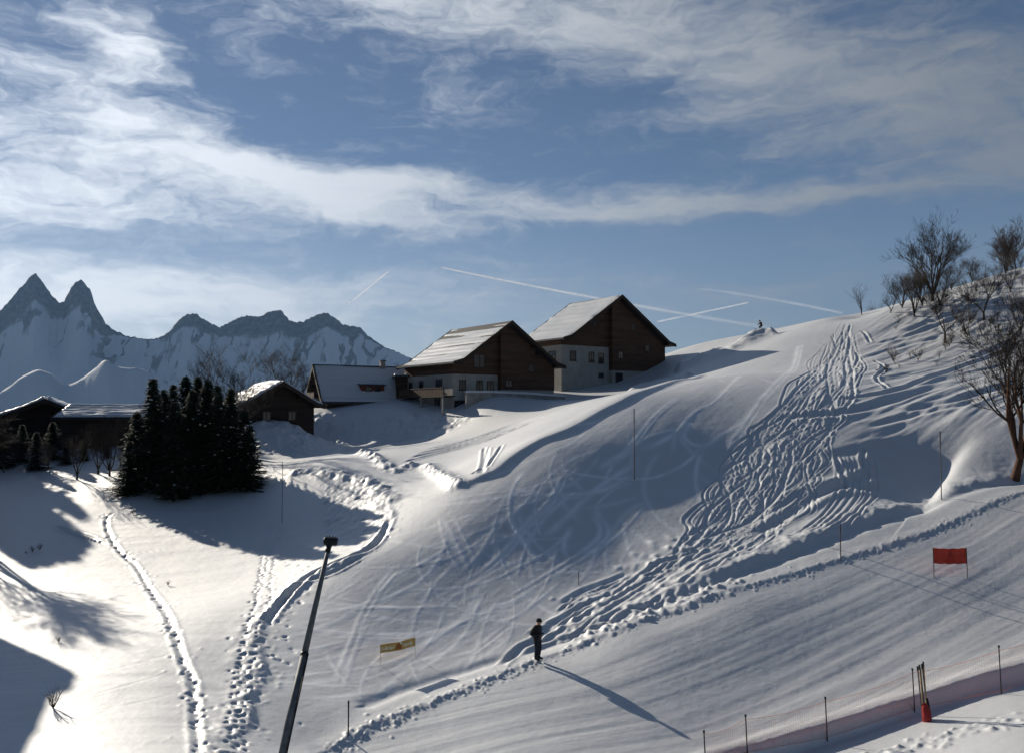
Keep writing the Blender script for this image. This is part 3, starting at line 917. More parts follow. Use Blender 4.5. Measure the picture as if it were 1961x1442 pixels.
zfoot = zf + (zf_w - zf) * smooth(40, 330, np.clip(-dyf, 0, None)) - np.where(dyf < 0, 1.05 * (np.sqrt(dyf ** 2 + 16.0 ** 2) - 16.0), 0.35 * np.abs(dyf)) + (24 * np.abs(fbm(MX / 300.0, MY / 900.0, 4)) + 30 * (0.35 - np.abs(fbm(MX / 240.0 + 9, MY / 330.0, 3))) + 7 * fbm(MX / 60., MY / 60., 3)) * smooth(-40, 120, np.abs(dyf))
valley = -30 - 250 * smooth(170, 1400, MY) + fbm(MX / 900.0, MY / 900.0, 3) * 60 * smooth(300, 1500, MY) + 200 * smooth(3600, 6500, MY) - 60 * smooth(6500, 8500, MY)
MZ = np.maximum(np.maximum(zm, zfoot), valley)
k = 40.0
MZ = MZ + 0.0
mi = np.arange(MZ.size).reshape(MZ.shape)
mq = np.stack([mi[:-1, :-1], mi[:-1, 1:], mi[1:, 1:], mi[1:, :-1]], -1).reshape(-1, 4)
mm = bpy.data.materials.new('alpine_rock_and_snow'); mm.use_nodes = True
t = NT(mm.node_tree); b = mm.node_tree.nodes['Principled BSDF']
b.inputs['Roughness'].default_value = 0.8; b.inputs['Specular IOR Level'].default_value = 0.1
at_ = t.new('ShaderNodeAttribute', attribute_name='rock')
co = t.new('ShaderNodeTexCoord').outputs['Object']
nz = t.noise(co, 0.004, 7.0, 0.65)
rk = t.ramp(t.math('ADD', at_.outputs['Fac'], t.math('MULTIPLY', t.math('SUBTRACT', nz, 0.5), 0.9)), 0.42, 0.58)
t.put(b.inputs['Base Color'], t.mix(rk, (0.50, 0.53, 0.57), t.mix(t.ramp(t.noise(co, 0.016, 7.0, 0.7), .35, .65), (0.035, 0.035, 0.04), (0.17, 0.165, 0.165))))
bm_ = t.new('ShaderNodeBump'); bm_.inputs['Strength'].default_value = 0.22; bm_.inputs['Distance'].default_value = 20.0
t.put(bm_.inputs['Height'], t.noise(co, 0.008, 7.0, 0.65)); t.put(b.inputs['Normal'], bm_.outputs[0])
mme = mesh_np('mountain', np.stack([MX, MY, MZ], -1).reshape(-1, 3), mq, mm, True)
# bare rock: the teeth of the skyline and the steep ribs below them
vr = np.interp(ut, RIDGE[:, 0], RIDGE[:, 1])
rock_depth = np.interp(ut, [-300, 0, 60, 110, 150, 190, 215, 240, 310, 360, 410, 460, 530, 560, 620, 680, 720, 770, 900], [300, 480, 620, 300, 480, 420, 120, 0, 40, 330, 150, 380, 420, 320, 330, 150, 40, 0, 0])
rock = np.clip(1.15 - np.clip(zr - MZ, 0, None) / (rock_depth[None, :] + 1), 0, 1)
rock = np.maximum(rock, 0.55 * smooth(0.12, 0.4, rib2) * smooth(900, 300, near))
rock *= (zm >= np.maximum(zfoot, valley) - 1)
rock = np.maximum(rock, 0.35 * smooth(1500, 600, MY) * 0)
a_ = mme.attributes.new('rock', 'FLOAT', 'POINT'); a_.data.foreach_set('value', rock.astype(np.float32).ravel())
mo = link('mountains', mme)
tag(mo, 'jagged snow covered mountain chain with two rock teeth on the horizon', kind='structure')

# ------------------------------------------------------------------ chalets
def add_window(parent, face, a, z, wd, ht, name='window', sill=True, base_=0.0, bars=1):
    """a framed window; face 'front' lies in local y = base_, 'left'/'right' in local x = base_"""
    fr, pn, sl = MB(), MB(), MB()
    t = 0.07

    def put(mb, a0, a1, z0, z1, d0, d1):
        if face == 'front': mb.box(a0, a1, base_ - d1, base_ - d0, z0, z1)
        elif face == 'left': mb.box(base_ - d1, base_ - d0, a0, a1, z0, z1)
        else: mb.box(base_ + d0, base_ + d1, a0, a1, z0, z1)
    x0, x1 = a - wd / 2, a + wd / 2
    put(fr, x0 - t, x0 + .02, z - t, z + ht + t, -.02, .075); put(fr, x1 - .02, x1 + t, z - t, z + ht + t, -.02, .075)
    put(fr, x0 + .02, x1 - .02, z + ht - .02, z + ht + t, -.02, .075); put(fr, x0 + .02, x1 - .02, z - t, z + .02, -.02, .075)
    for k in range(bars):
        c = x0 + (k + 1) * wd / (bars + 1)
        put(fr, c - .025, c + .025, z + .02, z + ht - .02, -.02, .06)
    put(pn, x0 + .02, x1 - .02, z + .02, z + ht - .02, 0.012, .03)
    o = fr.build(name, M['frame'], parent)
    pn.build('pane', M['glass'], o)
    if sill:
        put(sl, x0 - .14, x1 + .14, z - t - .08, z - t - .003, -.02, .16)
        sl.build('sill', M['frame'], o)
    return o


def snow_sheet(prof, y0, y1, thick, bare, seed, ny=46, nx=54, stripes=9.0, amp=0.6):
    """uneven snow blanket lying on a roof plane; prof is the (x, z) line of the plane from ridge to eave"""
    px_ = np.array([p[0] for p in prof]); pz_ = np.array([p[1] for p in prof])
    cum = np.concatenate([[0], np.cumsum(np.hypot(np.diff(px_), np.diff(pz_)))])
    s = np.linspace(0, 1, nx); yy = np.linspace(y0, y1, ny)
    xs = np.interp(s * cum[-1], cum, px_); zs = np.interp(s * cum[-1], cum, pz_)
    S, YY = np.meshgrid(s, yy)
    th = thick * (1 + 0.5 * fbm(YY * 0.35 + seed, S * 6, 3)) + amp * thick * perlin(YY * 0.07 + seed * 3, S * stripes) - bare * np.clip(1 - S * 2.6, 0, 1) * (0.6 + 1.2 * perlin(YY * 0.12 + seed, S * 14 + 4))
    edge = np.minimum(np.minimum(S / 0.03, (1 - S) / 0.03), np.minimum((YY - y0) / 0.25, (y1 - YY) / 0.25))
    th = np.where(edge < 1, th * np.clip(edge, 0, 1) - 0.06 * (1 - np.clip(edge, 0, 1)), th)
    XX = np.broadcast_to(xs[None, :], S.shape); ZZ = zs[None, :] + th
    i = np.arange(S.size).reshape(S.shape)
    q = np.stack([i[:-1, :-1], i[:-1, 1:], i[1:, 1:], i[1:, :-1]], -1).reshape(-1, 4)
    top = np.stack([XX, YY, ZZ], -1).reshape(-1, 3)
    bot = np.stack([XX, YY, np.broadcast_to(zs[None, :] - 0.05, S.shape)], -1).reshape(-1, 3)
    return top, bot, q, i


def snow_cover(parent, prof, y0, y1, thick=0.24, bare=0.3, seed=1.0, amp=0.6, stripes=9.0):
    top, bot, q, i = snow_sheet(prof, y0, y1, thick, bare, seed, amp=amp, stripes=stripes)
    n = len(top)
    ring = np.concatenate([i[0, :], i[1:, -1], i[-1, -2::-1], i[-2:0:-1, 0]])
    side = np.stack([ring, np.roll(ring, -1), np.roll(ring, -1) + n, ring + n], 1)
    me = mesh_np('snow_cover', np.vstack([top, bot]), np.vstack([q, q[:, ::-1] + n, side]), M['roof_snow'], True)
    bm = bmesh.new(); bm.from_mesh(me); bmesh.ops.recalc_face_normals(bm, faces=bm.faces); bm.to_mesh(me); bm.free()
    return link('snow_cover', me, parent)


def chalet(name, apex, rz, base_z, hw, L, over, rise, flare=1.3, wall=('wood', 'plaster'), wood_z=None, split=None, proud=0.7, right_z=None,
           front_over=1.1, snow=(0.24, 0.3), roof_len=None, right_snow=True, soffit=True):
    """gabled house; local x across the gable, y along the ridge, gable front at y = 0"""
    H = apex.z - base_z
    root = empty(name, (apex.x, apex.y, base_z), rz)
    Wd = hw + over
    ze = H - rise
    kf = rise * flare / Wd * 0.45
    xl = Wd - flare
    prof = [(0, H), (xl, H - (rise - kf) * 1.0), (Wd, ze)]
    zt = lambda x: float(np.interp(abs(x), [p[0] for p in prof], [p[1] for p in prof]))
    t = 0.30
    under = lambda x: zt(x) - t - 0.02
    wood_z = 0 if wood_z is None else wood_z
    wm, pm = M[wall[0]], M[wall[1]]
    xs = [-hw, -xl if xl < hw else -hw * .98, 0, xl if xl < hw else hw * .98, hw]
    MB().prism([(-hw, wood_z), (hw, wood_z)] + [(x, under(x)) for x in xs[::-1]], 0, L).build('gable_wall', wm, root)
    if wood_z > 0:
        MB().box(-hw + .06, hw - .06, .06, L - .06, -4.0, wood_z - .003).build('plaster_wall', pm, root)
    if split is not None:
        r0 = right_z if right_z is not None else 0.0
        xs2 = [split, max(split, 0) + .01, hw - .05]
        MB().prism([(split, r0), (hw - .05, r0), (hw - .05, under(hw - .05)), (max(0.02, split), under(max(0.02, split)))] + ([(split, under(split))] if split < 0 else []), -proud, -.003).build('wooden_bay', wm, root)
        MB().box(split + .05, hw - .1, -proud + .05, -.003, -4.0, r0 - .003).build('bay_base', pm, root)
    # roof slab with barge boards, purlins and snow
    y0 = -front_over - (proud if split is not None else 0); y1 = roof_len + y0 if roof_len else L + 0.6
    outer = [(-Wd, ze), (-xl, prof[1][1]), (0, H), (xl, prof[1][1]), (Wd, ze)]
    inner = [(x, z - t) for x, z in outer][::-1]
    roof = MB().prism(outer + inner, y0, y1).build('roof', M['roof'], root)
    for yb in (y0 - .07, y1 + .002):
        bo = [(x * 1.004, z + .05) for x, z in outer]; bi = [(x * 1.004, z - .42) for x, z in outer][::-1]
        MB().prism(bo + bi, yb, yb + .068).build('barge_board', M['timber'], roof)
    for x in (-hw + .3, -hw * .5, 0, hw * .5, hw - .3):
        MB().box(x - .11, x + .11, y0 + .15, -proud - .01 if (split is not None and x > split) else -.01, under(x) - .26, under(x) - .01 - (0.14 if x == 0 else 0)).build('purlin', M['timber'], roof)
    for sgn in (-1, 1):
        MB().box(sgn * Wd - .07, sgn * Wd + .07, y0 + .02, y1 - .02, ze - .20, ze - .05).build('gutter', M['dark_metal'], roof)
    snow_cover(roof, [(-x, z) for x, z in prof], y0 + .1, y1 - .1, snow[0], snow[1], apex.x * 0.13, *snow[2:])
    if right_snow: snow_cover(roof, prof, y0 + .1, y1 - .1, snow[0], snow[1], apex.x * 0.13 + 7)
    return root, dict(hw=hw, L=L, H=H, ze=ze, proud=proud, prof=prof, zt=zt, roof=roof)


TH = R(35)
# --- front chalet with the plastered ground floor
A, ai = chalet('chalet', P(965, 617, 104), TH, 0.2, 7.3, 12.0, 0.9, 5.2, wood_z=4.35, split=-0.9, right_z=2.6, roof_len=14.2, snow=(0.075, 0.22, 2.6, 15.0))
tag(A, 'large brown boarded chalet with white ground floor and wooden balcony, below the upper chalet', 'chalet', 'large twin chalets')
for x, z, ww in ((-5.9, 2.55, .75), (-3.5, 2.55, .72), (-1.95, 2.5, .8)):
    add_window(A, 'front', x, z, ww, 1.05, base_=.06)
add_window(A, 'front', -6.0, 0.05, 1.9, 1.15, bars=2, base_=.06)
for x, z, ww, hh in ((3.6, 4.9, .75, .8), (0.25, 2.95, .9, .75), (4.5, 6.9, .6, .5)):
    add_window(A, 'front', x, z, ww, hh, base_=-ai['proud'])
add_window(A, 'front', -3.6, 5.2, 1.5, 1.5, base_=0.0)
for y, z, ww, hh in ((3.2, 2.5, 1.3, 1.25), (7.6, 2.55, .9, 1.1), (10.4, 2.55, .8, 1.0)):
    add_window(A, 'left', y, z, ww, hh, base_=-ai['hw'] + .06)
add_window(A, 'left', 3.6, -0.05, 1.1, 1.75, name='door', sill=False, base_=-ai['hw'] + .06)
bal = MB()
bal.box(-ai['hw'] - 1.5, -ai['hw'] + .05, -.4, 10.8, 1.62, 1.80)
bo = bal.build('balcony', M['timber'], A)
for k in range(27):
    MB().box(-ai['hw'] - 1.50, -ai['hw'] - 1.45, -.38 + k * .41, -.38 + k * .41 + .33, 1.83, 2.62).build('baluster', M['wood'], bo)
MB().box(-ai['hw'] - 1.54, -ai['hw'] - 1.40, -.4, 10.8, 2.64, 2.74).build('handrail', M['timber'], bo)
for y in (-.2, 5.0, 10.4):
    MB().box(-ai['hw'] - 1.45, -ai['hw'] - 1.25, y, y + .2, -3.0, 1.615).build('post', M['plaster'], bo)

# --- upper chalet
B, bi = chalet('chalet', P(1175, 568, 117), TH, 4.2, 9.2, 9.6, 1.0, 6.3, wood_z=4.7, split=-0.9, right_z=1.55, roof_len=11.2, snow=(0.13, 0.10, 1.5, 14.0))
tag(B, 'large brown boarded chalet standing highest, with white ground floor and lit snowy roof', 'chalet', 'large twin chalets')
for x, z, ww, hh in ((-7.2, 2.75, .9, 1.15), (-4.0, 2.65, .8, 1.25), (-2.3, 2.55, .85, 1.25), (-2.3, .65, .75, .45)):
    add_window(B, 'front', x, z, ww, hh, base_=.06)
add_window(B, 'front', 0.35, .05, 1.15, 1.1, base_=-bi['proud'] + .05)
for x, z, ww, hh in ((3.0, 7.2, .8, .9), (0.6, 3.2, .8, .9), (5.6, 4.4, .7, .8)):
    add_window(B, 'front', x, z, ww, hh, base_=-bi['proud'])
add_window(B, 'front', -3.6, 7.4, .8, .9, base_=0.0)
for y, z, ww, hh in ((2.0, 2.5, 1.3, 1.4), (6.0, 2.5, .9, 1.1)):
    add_window(B, 'left', y, z, ww, hh, base_=-bi['hw'] + .06)

# --- dark old house with the steep roof towards the camera
C, ci = chalet('old_house', P(611, 700, 107.6), R(-60), -1.2, 3.5, 11.6, 0.55, 4.6, flare=0.6, wall=('wood_black', 'wood_black'), wood_z=0.9, front_over=0.8, snow=(0.22, 0.05))
tag(C, 'low dark timber house with steep snowy roof, red dormer and chimney', 'house')
ro = ci['roof']
H0 = ci['H']; z2 = lambda x: ci['zt'](x)
d_ = MB().prism([(1.3, z2(1.3) - .2), (2.75, z2(2.75) - .1), (2.75, z2(2.75) + .95), (1.3, z2(2.75) + 1.12)], 4.6, 7.7).build('dormer', M['red_wood'], ro)
MB().prism([(1.1, z2(2.75) + 1.13), (3.05, z2(2.75) + .90), (3.05, z2(2.75) + 1.02), (1.1, z2(2.75) + 1.25)], 4.4, 7.9).build('dormer_roof', M['roof'], d_)
add_window(d_, 'right', 5.6, z2(2.75) + .22, .7, .5, base_=2.75, sill=False); add_window(d_, 'right', 6.8, z2(2.75) + .22, .7, .5, base_=2.75, sill=False)
ch = MB().box(-.3, .3, 8.2, 8.8, H0 - .7, H0 + .75).build('chimney', M['stone'], ro)
MB().box(-.42, .42, 8.08, 8.92, H0 + .753, H0 + .86).build('chimney_cap', M['dark_metal'], ch)
MB().box(-.16, .16, -.9, 11.9, H0 - .02, H0 + .13).build('ridge_board', M['dark_metal'], ro)
add_window(C, 'front', -1.0, 1.7, .8, .9, base_=0.0); add_window(C, 'front', .9, 1.7, .8, .9, base_=0.0)
for y in (1.8, 4.6, 8.4): add_window(C, 'right', y, 1.35, .8, .55, base_=3.5, sill=False)
pb = MB().box(-1.9, 1.2, -1.0, -.02, 3.05, 3.2).build('balcony', M['timber'], C)
MB().box(-1.9, 1.2, -1.02, -.96, 3.2, 3.75).build('balustrade', M['wood'], pb)

# --- grey-brown annex squeezed between the old house and the front chalet
q = P(780, 722, 109)
D0 = empty('annex', (q.x, q.y, -1.0), R(12))
MB().box(-1.35, 1.35, 0, 5.0, -2, q.z + .9).build('wall', M['wood_dark'], D0)
ar = MB().prism([(-1.7, q.z + .95), (1.7, q.z + .903), (1.7, q.z + 1.12), (-1.7, q.z + 1.2)], -.4, 5.3).build('roof', M['roof'], D0)
snow_cover(ar, [(-1.7, q.z + 1.2), (1.7, q.z + 1.12)], -.35, 5.2, .28, 0, 4.0)
add_window(D0, 'front', .35, 2.7, .55, .8); add_window(D0, 'front', .5, .7, .6, .9)
tag(D0, 'small flat roofed brown annex between the dark old house and the front chalet', 'annex')

# --- low houses on the left, mostly behind the spruces
E, ei = chalet('house', P(536, 731, 92), TH, -3.2, 3.9, 6.5, 0.8, 2.5, flare=0.8, wall=('wood_black', 'wood_black'), wood_z=.6, snow=(0.30, 0.05), roof_len=8.0)
tag(E, 'small dark house with sunlit snowy roof peeping out right of the spruces', 'house', 'low houses on the left')
add_window(E, 'front', -1.4, 2.4, .8, .9, base_=0); add_window(E, 'front', 1.4, 2.4, .8, .9, base_=0)
F, fi = chalet('house', P(88, 764, 88), R(24), -5.0, 6.6, 10.0, 0.8, 3.1, flare=0.8, wall=('wood_black', 'wood_black'), wood_z=1.0, snow=(0.34, 0.0), roof_len=10.5)
tag(F, 'wide dark gabled house at the left edge with bright snow on its roof', 'house', 'low houses on the left')
for x in (-3.6, -1.2, 1.2, 3.6): add_window(F, 'front', x, 2.0, .9, 1.0, base_=0)
G, gi = chalet('house', P(194, 779, 85), R(-78), -5.0, 4.2, 9.6, 0.6, 1.0, flare=0.5, wall=('wood_black', 'wood_black'), wood_z=.8, snow=(0.3, 0.0), front_over=.5)
G.location = P(112, 783, 86).xy.to_3d() + Vector((0, 2.5, -5.0))
tag(G, 'long low dark building with a thin white line of snow along its flat roof', 'house', 'low houses on the left')
for y in (1.5, 4.0, 6.5): add_window(G, 'right', y, 1.8, .9, 1.0, base_=4.2)

# --- the house outside the frame whose roof throws the shadow at the lower left
g0 = hit(158, 1302)[0]
q = Vector((g0[0], g0[1], ground(*g0))) + SUN * 43.0
S_, si_ = chalet('house', q, R(50), q.z - 11.2, 4.5, 9.0, 0.8, 3.4, wood_z=3.0, snow=(0.3, 0.0))
S_.location.x += 1.4; S_.location.y -= 9.5
tag(S_, 'boarded house just outside the left edge whose roof shadow falls on the field', 'house')
for x in (-2.5, 2.5): add_window(S_, 'front', x, 3.8, .9, 1.1, base_=0)

# --- terrace wall in front of the front chalet
wp = [P(893, 752, 98.0), P(940, 752, 99.5), P(1010, 755, 101.6), P(1082, 760, 103.4)]
tw = empty('terrace_wall', wp[0])
mb = MB(); cp_ = MB()
for a, b_ in zip(wp[:-1], wp[1:]):
    a = a - wp[0]; b_ = b_ - wp[0]
    n = Vector((-(b_ - a).y, (b_ - a).x, 0)).normalized() * .35
    za, zb = a.z, b_.z
    vs = [a, b_, b_ + n, a + n]
    mb.add([(p.x, p.y, -4) for p in vs] + [(p.x, p.y, p.z) for p in vs], [(0, 3, 2, 1), (4, 5, 6, 7), (0, 1, 5, 4), (1, 2, 6, 5), (2, 3, 7, 6), (3, 0, 4, 7)])
    m_ = n * .25
    vs = [a - m_, b_ - m_, b_ + n + m_, a + n + m_]
    cp_.add([(p.x, p.y, p.z + .004) for p in vs] + [(p.x, p.y, p.z + .26) for p in vs], [(0, 3, 2, 1), (4, 5, 6, 7), (0, 1, 5, 4), (1, 2, 6, 5), (2, 3, 7, 6), (3, 0, 4, 7)])
mb.build('wall', M['stone'], tw); cp_.build('snow_cover', M['roof_snow'], tw)
tag(tw, 'low rendered terrace wall with a white snow cap in front of the front chalet', 'wall')


# ------------------------------------------------------------------ trees
def bare_tree_mesh(seed, H, spread=0.6, stems=3, levels=4, kids=6, r0=None, trunk_h=0.12, lean=0.0, tips=True):
    """returns (trunk MB, crown MB) of a leafless tree"""
    rg = random.Random(seed)
    tr, cr = MB(), MB()
    r0 = r0 or H * 0.017

    def grow(p, d, L, r, lv):
        n = 4 if lv < 2 else 3
        ptsb = [p]; rad = [r]; q = p.copy(); dd = d.copy()
        for k in range(n):
            dd = (dd + Vector((rg.gauss(0, .13), rg.gauss(0, .13), rg.gauss(0, .10) + .07))).normalized()
            q = q + dd * (L / n); ptsb.append(q.copy()); rad.append(r * (1 - .62 * (k + 1) / n) if lv < levels else r * (1 - .7 * (k + 1) / n))
        (tr if lv == 0 else cr).tube(ptsb, rad, 5 if lv == 0 else (4 if lv == 1 else 3), cap=False)
        if lv >= levels: return
        nk = kids if lv else max(3, kids)
        for c in range(nk):
            f = rg.uniform(.25, 1.0) if lv else rg.uniform(.35, 1.0)
            i = min(int(f * n), n - 1); t_ = f * n - i
            b0 = ptsb[i].lerp(ptsb[i + 1], t_)
            rb = rad[i] * (1 - t_) + rad[i + 1] * t_
            ax = (ptsb[i + 1] - ptsb[i]).normalized()
            side = ax.orthogonal().normalized(); side.rotate(Matrix.Rotation(rg.uniform(0, 6.28), 3, ax))
            ang = rg.uniform(.35, .9) * (1.1 if lv == 0 else 1)
            nd = (ax * math.cos(ang) + side * math.sin(ang) + Vector((0, 0, .18))).normalized()
            grow(b0, nd, L * rg.uniform(.42, .66), max(rb * rg.uniform(.45, .65), H * .0011), lv + 1)

    if stems == 1:
        base_d = Vector((lean, 0, 1)).normalized()
        grow(Vector((0, 0, -.2)), base_d, H * .62, r0, 0)
    else:
        tb = Vector((lean * H * trunk_h, 0, H * trunk_h))
        tr.tube([(0, 0, -.25), tuple(tb * .5), tuple(tb)], [r0 * 1.5, r0 * 1.25, r0 * 1.1], 7, cap=True)
        for s in range(stems):
            a = 2 * math.pi * (s + rg.uniform(-.3, .3)) / stems
            sp = spread * rg.uniform(.35, 1.1)
            grow(tb * .92, Vector((math.cos(a) * sp + lean, math.sin(a) * sp, 1)).normalized(), H * rg.uniform(.5, .66), r0 * rg.uniform(.6, .85), 0)
    return tr, cr


TREE_CACHE = {}


def bare_tree(name, loc, H, label, seed=1, group=None, rz=0.0, cat='tree', bark='bark', **kw):
    key = (seed, bark, tuple(sorted(kw.items())))
    if key not in TREE_CACHE:
        tr, cr = bare_tree_mesh(seed, 10.0, **kw)
        TREE_CACHE[key] = (tr.mesh('trunk', M[bark], True), cr.mesh('crown', M['twig']))
    tm, cm = TREE_CACHE[key]
    o = empty(name, loc, rz); s = H / 10.0
    for n_, me in (('trunk', tm), ('crown', cm)):
        c = link(n_, me, o); c.scale = (s, s, s)
    return tag(o, label, cat, group)


def conifer_mesh(seed, H=10.0, Rm=2.0):
    rg = random.Random(seed)
    tr = MB().tube([(0, 0, -.5), (0, 0, H * .5), (0, 0, H * .97)], [.17, .11, .02], 6)
    V, Fc = [], []
    snowp = []

    def leaf(c, d, up, l, wv):
        n = len(V)
        s = d.cross(up).normalized() * wv
        V.extend([c - s * .5, c + d * l * .5 - s * .6 - up * .03, c + d * l, c + d * l * .5 + s * .6 - up * .03, c + s * .5])
        Fc.append((n, n + 1, n + 2)); Fc.append((n, n + 2, n + 3)); Fc.append((n, n + 3, n + 4))
    z = .35
    while z < H * .985:
        f = 1 - z / H
        rad = Rm * (f ** .72) * rg.uniform(.6, 1.2) + .08
        nb = 6 + int(8 * f)
        a0 = rg.uniform(0, 6.28)
        for k in range(nb):
            if rg.random() < .12: continue
            a = a0 + 6.283 * k / nb + rg.uniform(-.25, .25)
            r_ = rad * rg.uniform(.7, 1.1)
            d = Vector((math.cos(a), math.sin(a), 0))
            ns = 3 + int(r_ / .28)
            droop = rg.uniform(.18, .42)
            for j in range(ns):
                t_ = (j + .5) / ns
                c = d * (r_ * t_) + Vector((0, 0, max(z - droop * r_ * t_ * (1.25 - .55 * t_), .12)))
                up = Vector((0, 0, 1))
                for sg_ in (-1, 1):
                    ang = sg_ * rg.uniform(.5, 1.1)
                    dd = Vector((math.cos(a + ang), math.sin(a + ang), -rg.uniform(.1, .6))).normalized()
                    leaf(c, dd, up, rg.uniform(.28, .5) * (1.1 - .4 * t_), rg.uniform(.08, .15))
                leaf(c, (d + Vector((0, 0, -rg.uniform(.0, .8)))).normalized(), up, rg.uniform(.3, .5), .13)
            if rg.random() < .075 and r_ > .5: snowp.append((d * (r_ * rg.uniform(.6, .95)) + Vector((0, 0, z - droop * r_ * .6 + .05)), rg.uniform(.08, .2)))
        z += rg.uniform(.17, .27) * (.6 + .7 * f)
    for k in range(4):
        leaf(Vector((0, 0, H * .93 + .1 * k)), Vector((rg.uniform(-.3, .3), rg.uniform(-.3, .3), 1)).normalized(), Vector((1, 0, 0)), .4, .1)
    cm = mesh_np('crown', [tuple(v) for v in V], Fc, M['needle'])
    sn = MB()
    for c, r in snowp:
        rings = [(0, -.25), (.9, 0), (.6, .35), (0, .5)]
        n = 6; vs = []
        for q_, h in rings[1:3]:
            for k in range(n):
                an = 6.283 * k / n
                vs.append((c.x + r * q_ * math.cos(an) * rg.uniform(.8, 1.3), c.y + r * q_ * math.sin(an), c.z + r * h))
        vs += [(c.x, c.y, c.z - r * .25), (c.x, c.y, c.z + r * .5)]
        fs = [(k, (k + 1) % n, n + (k + 1) % n, n + k) for k in range(n)] + [((k + 1) % n, k, 2 * n) for k in range(n)] + [(n + k, n + (k + 1) % n, 2 * n + 1) for k in range(n)]
        sn.add(vs, fs)
    return tr.mesh('trunk', M['bark']), cm, sn.mesh('snow_clumps', M['clump'], True)


CON = [conifer_mesh(s, 10.0, r) for s, r in ((1, 2.7), (2, 3.0), (3, 2.4))]


def conifer(loc, H, k, rz, label, group, wide=1.0):
    o = empty('spruce_tree', loc, rz)
    o.rotation_euler = (math.sin(rz * 3) * .035, math.cos(rz * 5) * .035, rz)
    for n_, me in zip(('trunk', 'crown', 'snow_clumps'), CON[k]):
        c = link(n_, me, o); c.scale = (H / 10 * wide, H / 10 * wide, H / 10)
        if n_ == 'snow_clumps': c['kind'] = 'stuff'
    return tag(o, label, 'tree', group)


SPRUCES = [  # base pixel u, distance, top pixel v
    (246, 66, 842), (268, 68, 785), (291, 67, 722), (318, 70, 742), (338, 65, 765), (353, 68, 716), (377, 71, 718), (397, 68, 722), (423, 66, 752), (447, 69, 742), (468, 67, 782), (478, 65, 812),
    (304, 69, 752), (329, 72, 734), (366, 66, 745), (411, 71, 736), (435, 70, 747)]
SPRUCES.sort()
ORD = ['first', 'second', 'third', 'fourth', 'fifth', 'sixth', 'seventh', 'eighth', 'ninth', 'tenth', 'eleventh', 'twelfth', 'thirteenth', 'fourteenth', 'fifteenth', 'sixteenth', 'seventeenth', 'eighteenth']
for k, (u, d, vt) in enumerate(SPRUCES):
    b0 = at_depth(u, d)
    H = P(u, vt, d).z - b0.z
    conifer(b0, H, k % 3, k * 1.7, f'dark snow flecked spruce, {ORD[k]} from the left in the dense clump', 'spruces in the dense clump', 1.25 if H < 7 else 1.0)
for k, (x, y, H) in enumerate(((-53, 80, 10.8), (-51, 76.5, 9.6), (-55.5, 85, 11.8), (-59, 91, 12.8), (-57, 75, 10.2), (-49.5, 73, 8.6), (-47.2, 70.5, 7.8), (-52, 78.4, 10.2), (-54.3, 82.6, 11.3), (-50.3, 74.8, 9.2))):  # unseen spruces, added only to cast shade over the left field
    conifer(Vector((x, y, ground(x, y))), H, k % 3, k * 2.1, 'unseen dark spruce added beyond the left edge to shade the field corner', 'added shade spruces beyond the left edge', 1.1)

for k, (u, d, vt) in enumerate(((8, 77, 806), (42, 79, 812), (72, 76, 826), (104, 80, 806), (128, 78, 838), (162, 79, 842), (206, 80, 846))):
    b0 = at_depth(u, d)
    conifer(b0, P(u, vt, d).z - b0.z, (k + 1) % 3, k * 2.3, f'low dark snow flecked spruce below the left houses, {ORD[k]} from the left edge', 'low spruces below the left houses', 1.35)
# bare trees on the left, in the shade between the houses and the spruces
LEFT = [(150, 72, 836, 3), (190, 74, 826, 1), (212, 73, 821, 2), (95, 76, 848, 3), (40, 78, 844, 2), (10, 75, 851, 1), (125, 80, 836, 2), (232, 77, 836, 3), (70, 82, 836, 1), (165, 82, 826, 2), (20, 83, 831, 3), (248, 82, 811, 1)]
for k, (u, d, vt, sd_) in enumerate(LEFT):
    b0 = at_depth(u, d)
    bare_tree('bare_tree', b0, (P(u, vt, d).z - b0.z) * 1.08, f'leafless dark tree in the shade, {ORD[k]} nearest of those left of the spruces', 20 + sd_, 'leafless trees left of the spruces', k * 1.3, stems=5, levels=4, kids=5, spread=.55, trunk_h=.1)
# order the labels by distance
for k, o in enumerate(sorted([o for o in bpy.data.objects if o.get('group') == 'leafless trees left of the spruces'], key=lambda o: o.location.y)):
    o['label'] = f'leafless dark tree in the shade, {ORD[k]} nearest of those left of the spruces'
for u, d, vt, lab, sd_ in ((448, 80, 706, 'bare grey tree rising just behind the right end of the spruces', 24), (538, 99, 697, 'bare rounded reddish tree behind the small house with the sunlit roof', 25), (428, 84, 716, 'thin bare tree top between the spruce tips and the small house', 26), (556, 101, 715, 'low bare bush right behind the small house with the sunlit roof', 26)):
    b0 = at_depth(u, d)
    bare_tree('bare_tree', b0, (P(u, vt, d).z - b0.z) * 1.08, lab, sd_, None, u, stems=4, levels=4, kids=5, spread=.45)
# tree at the left edge whose branching shadow lies on the snow
bare_tree('bare_tree', Vector((-37.5, 58, ground(-37.5, 58))), 8.5, 'bare tree just outside the left edge, its branching shadow on the bright field', 41, None, 0.4, stems=5, levels=4, kids=6, spread=.7, trunk_h=.25)

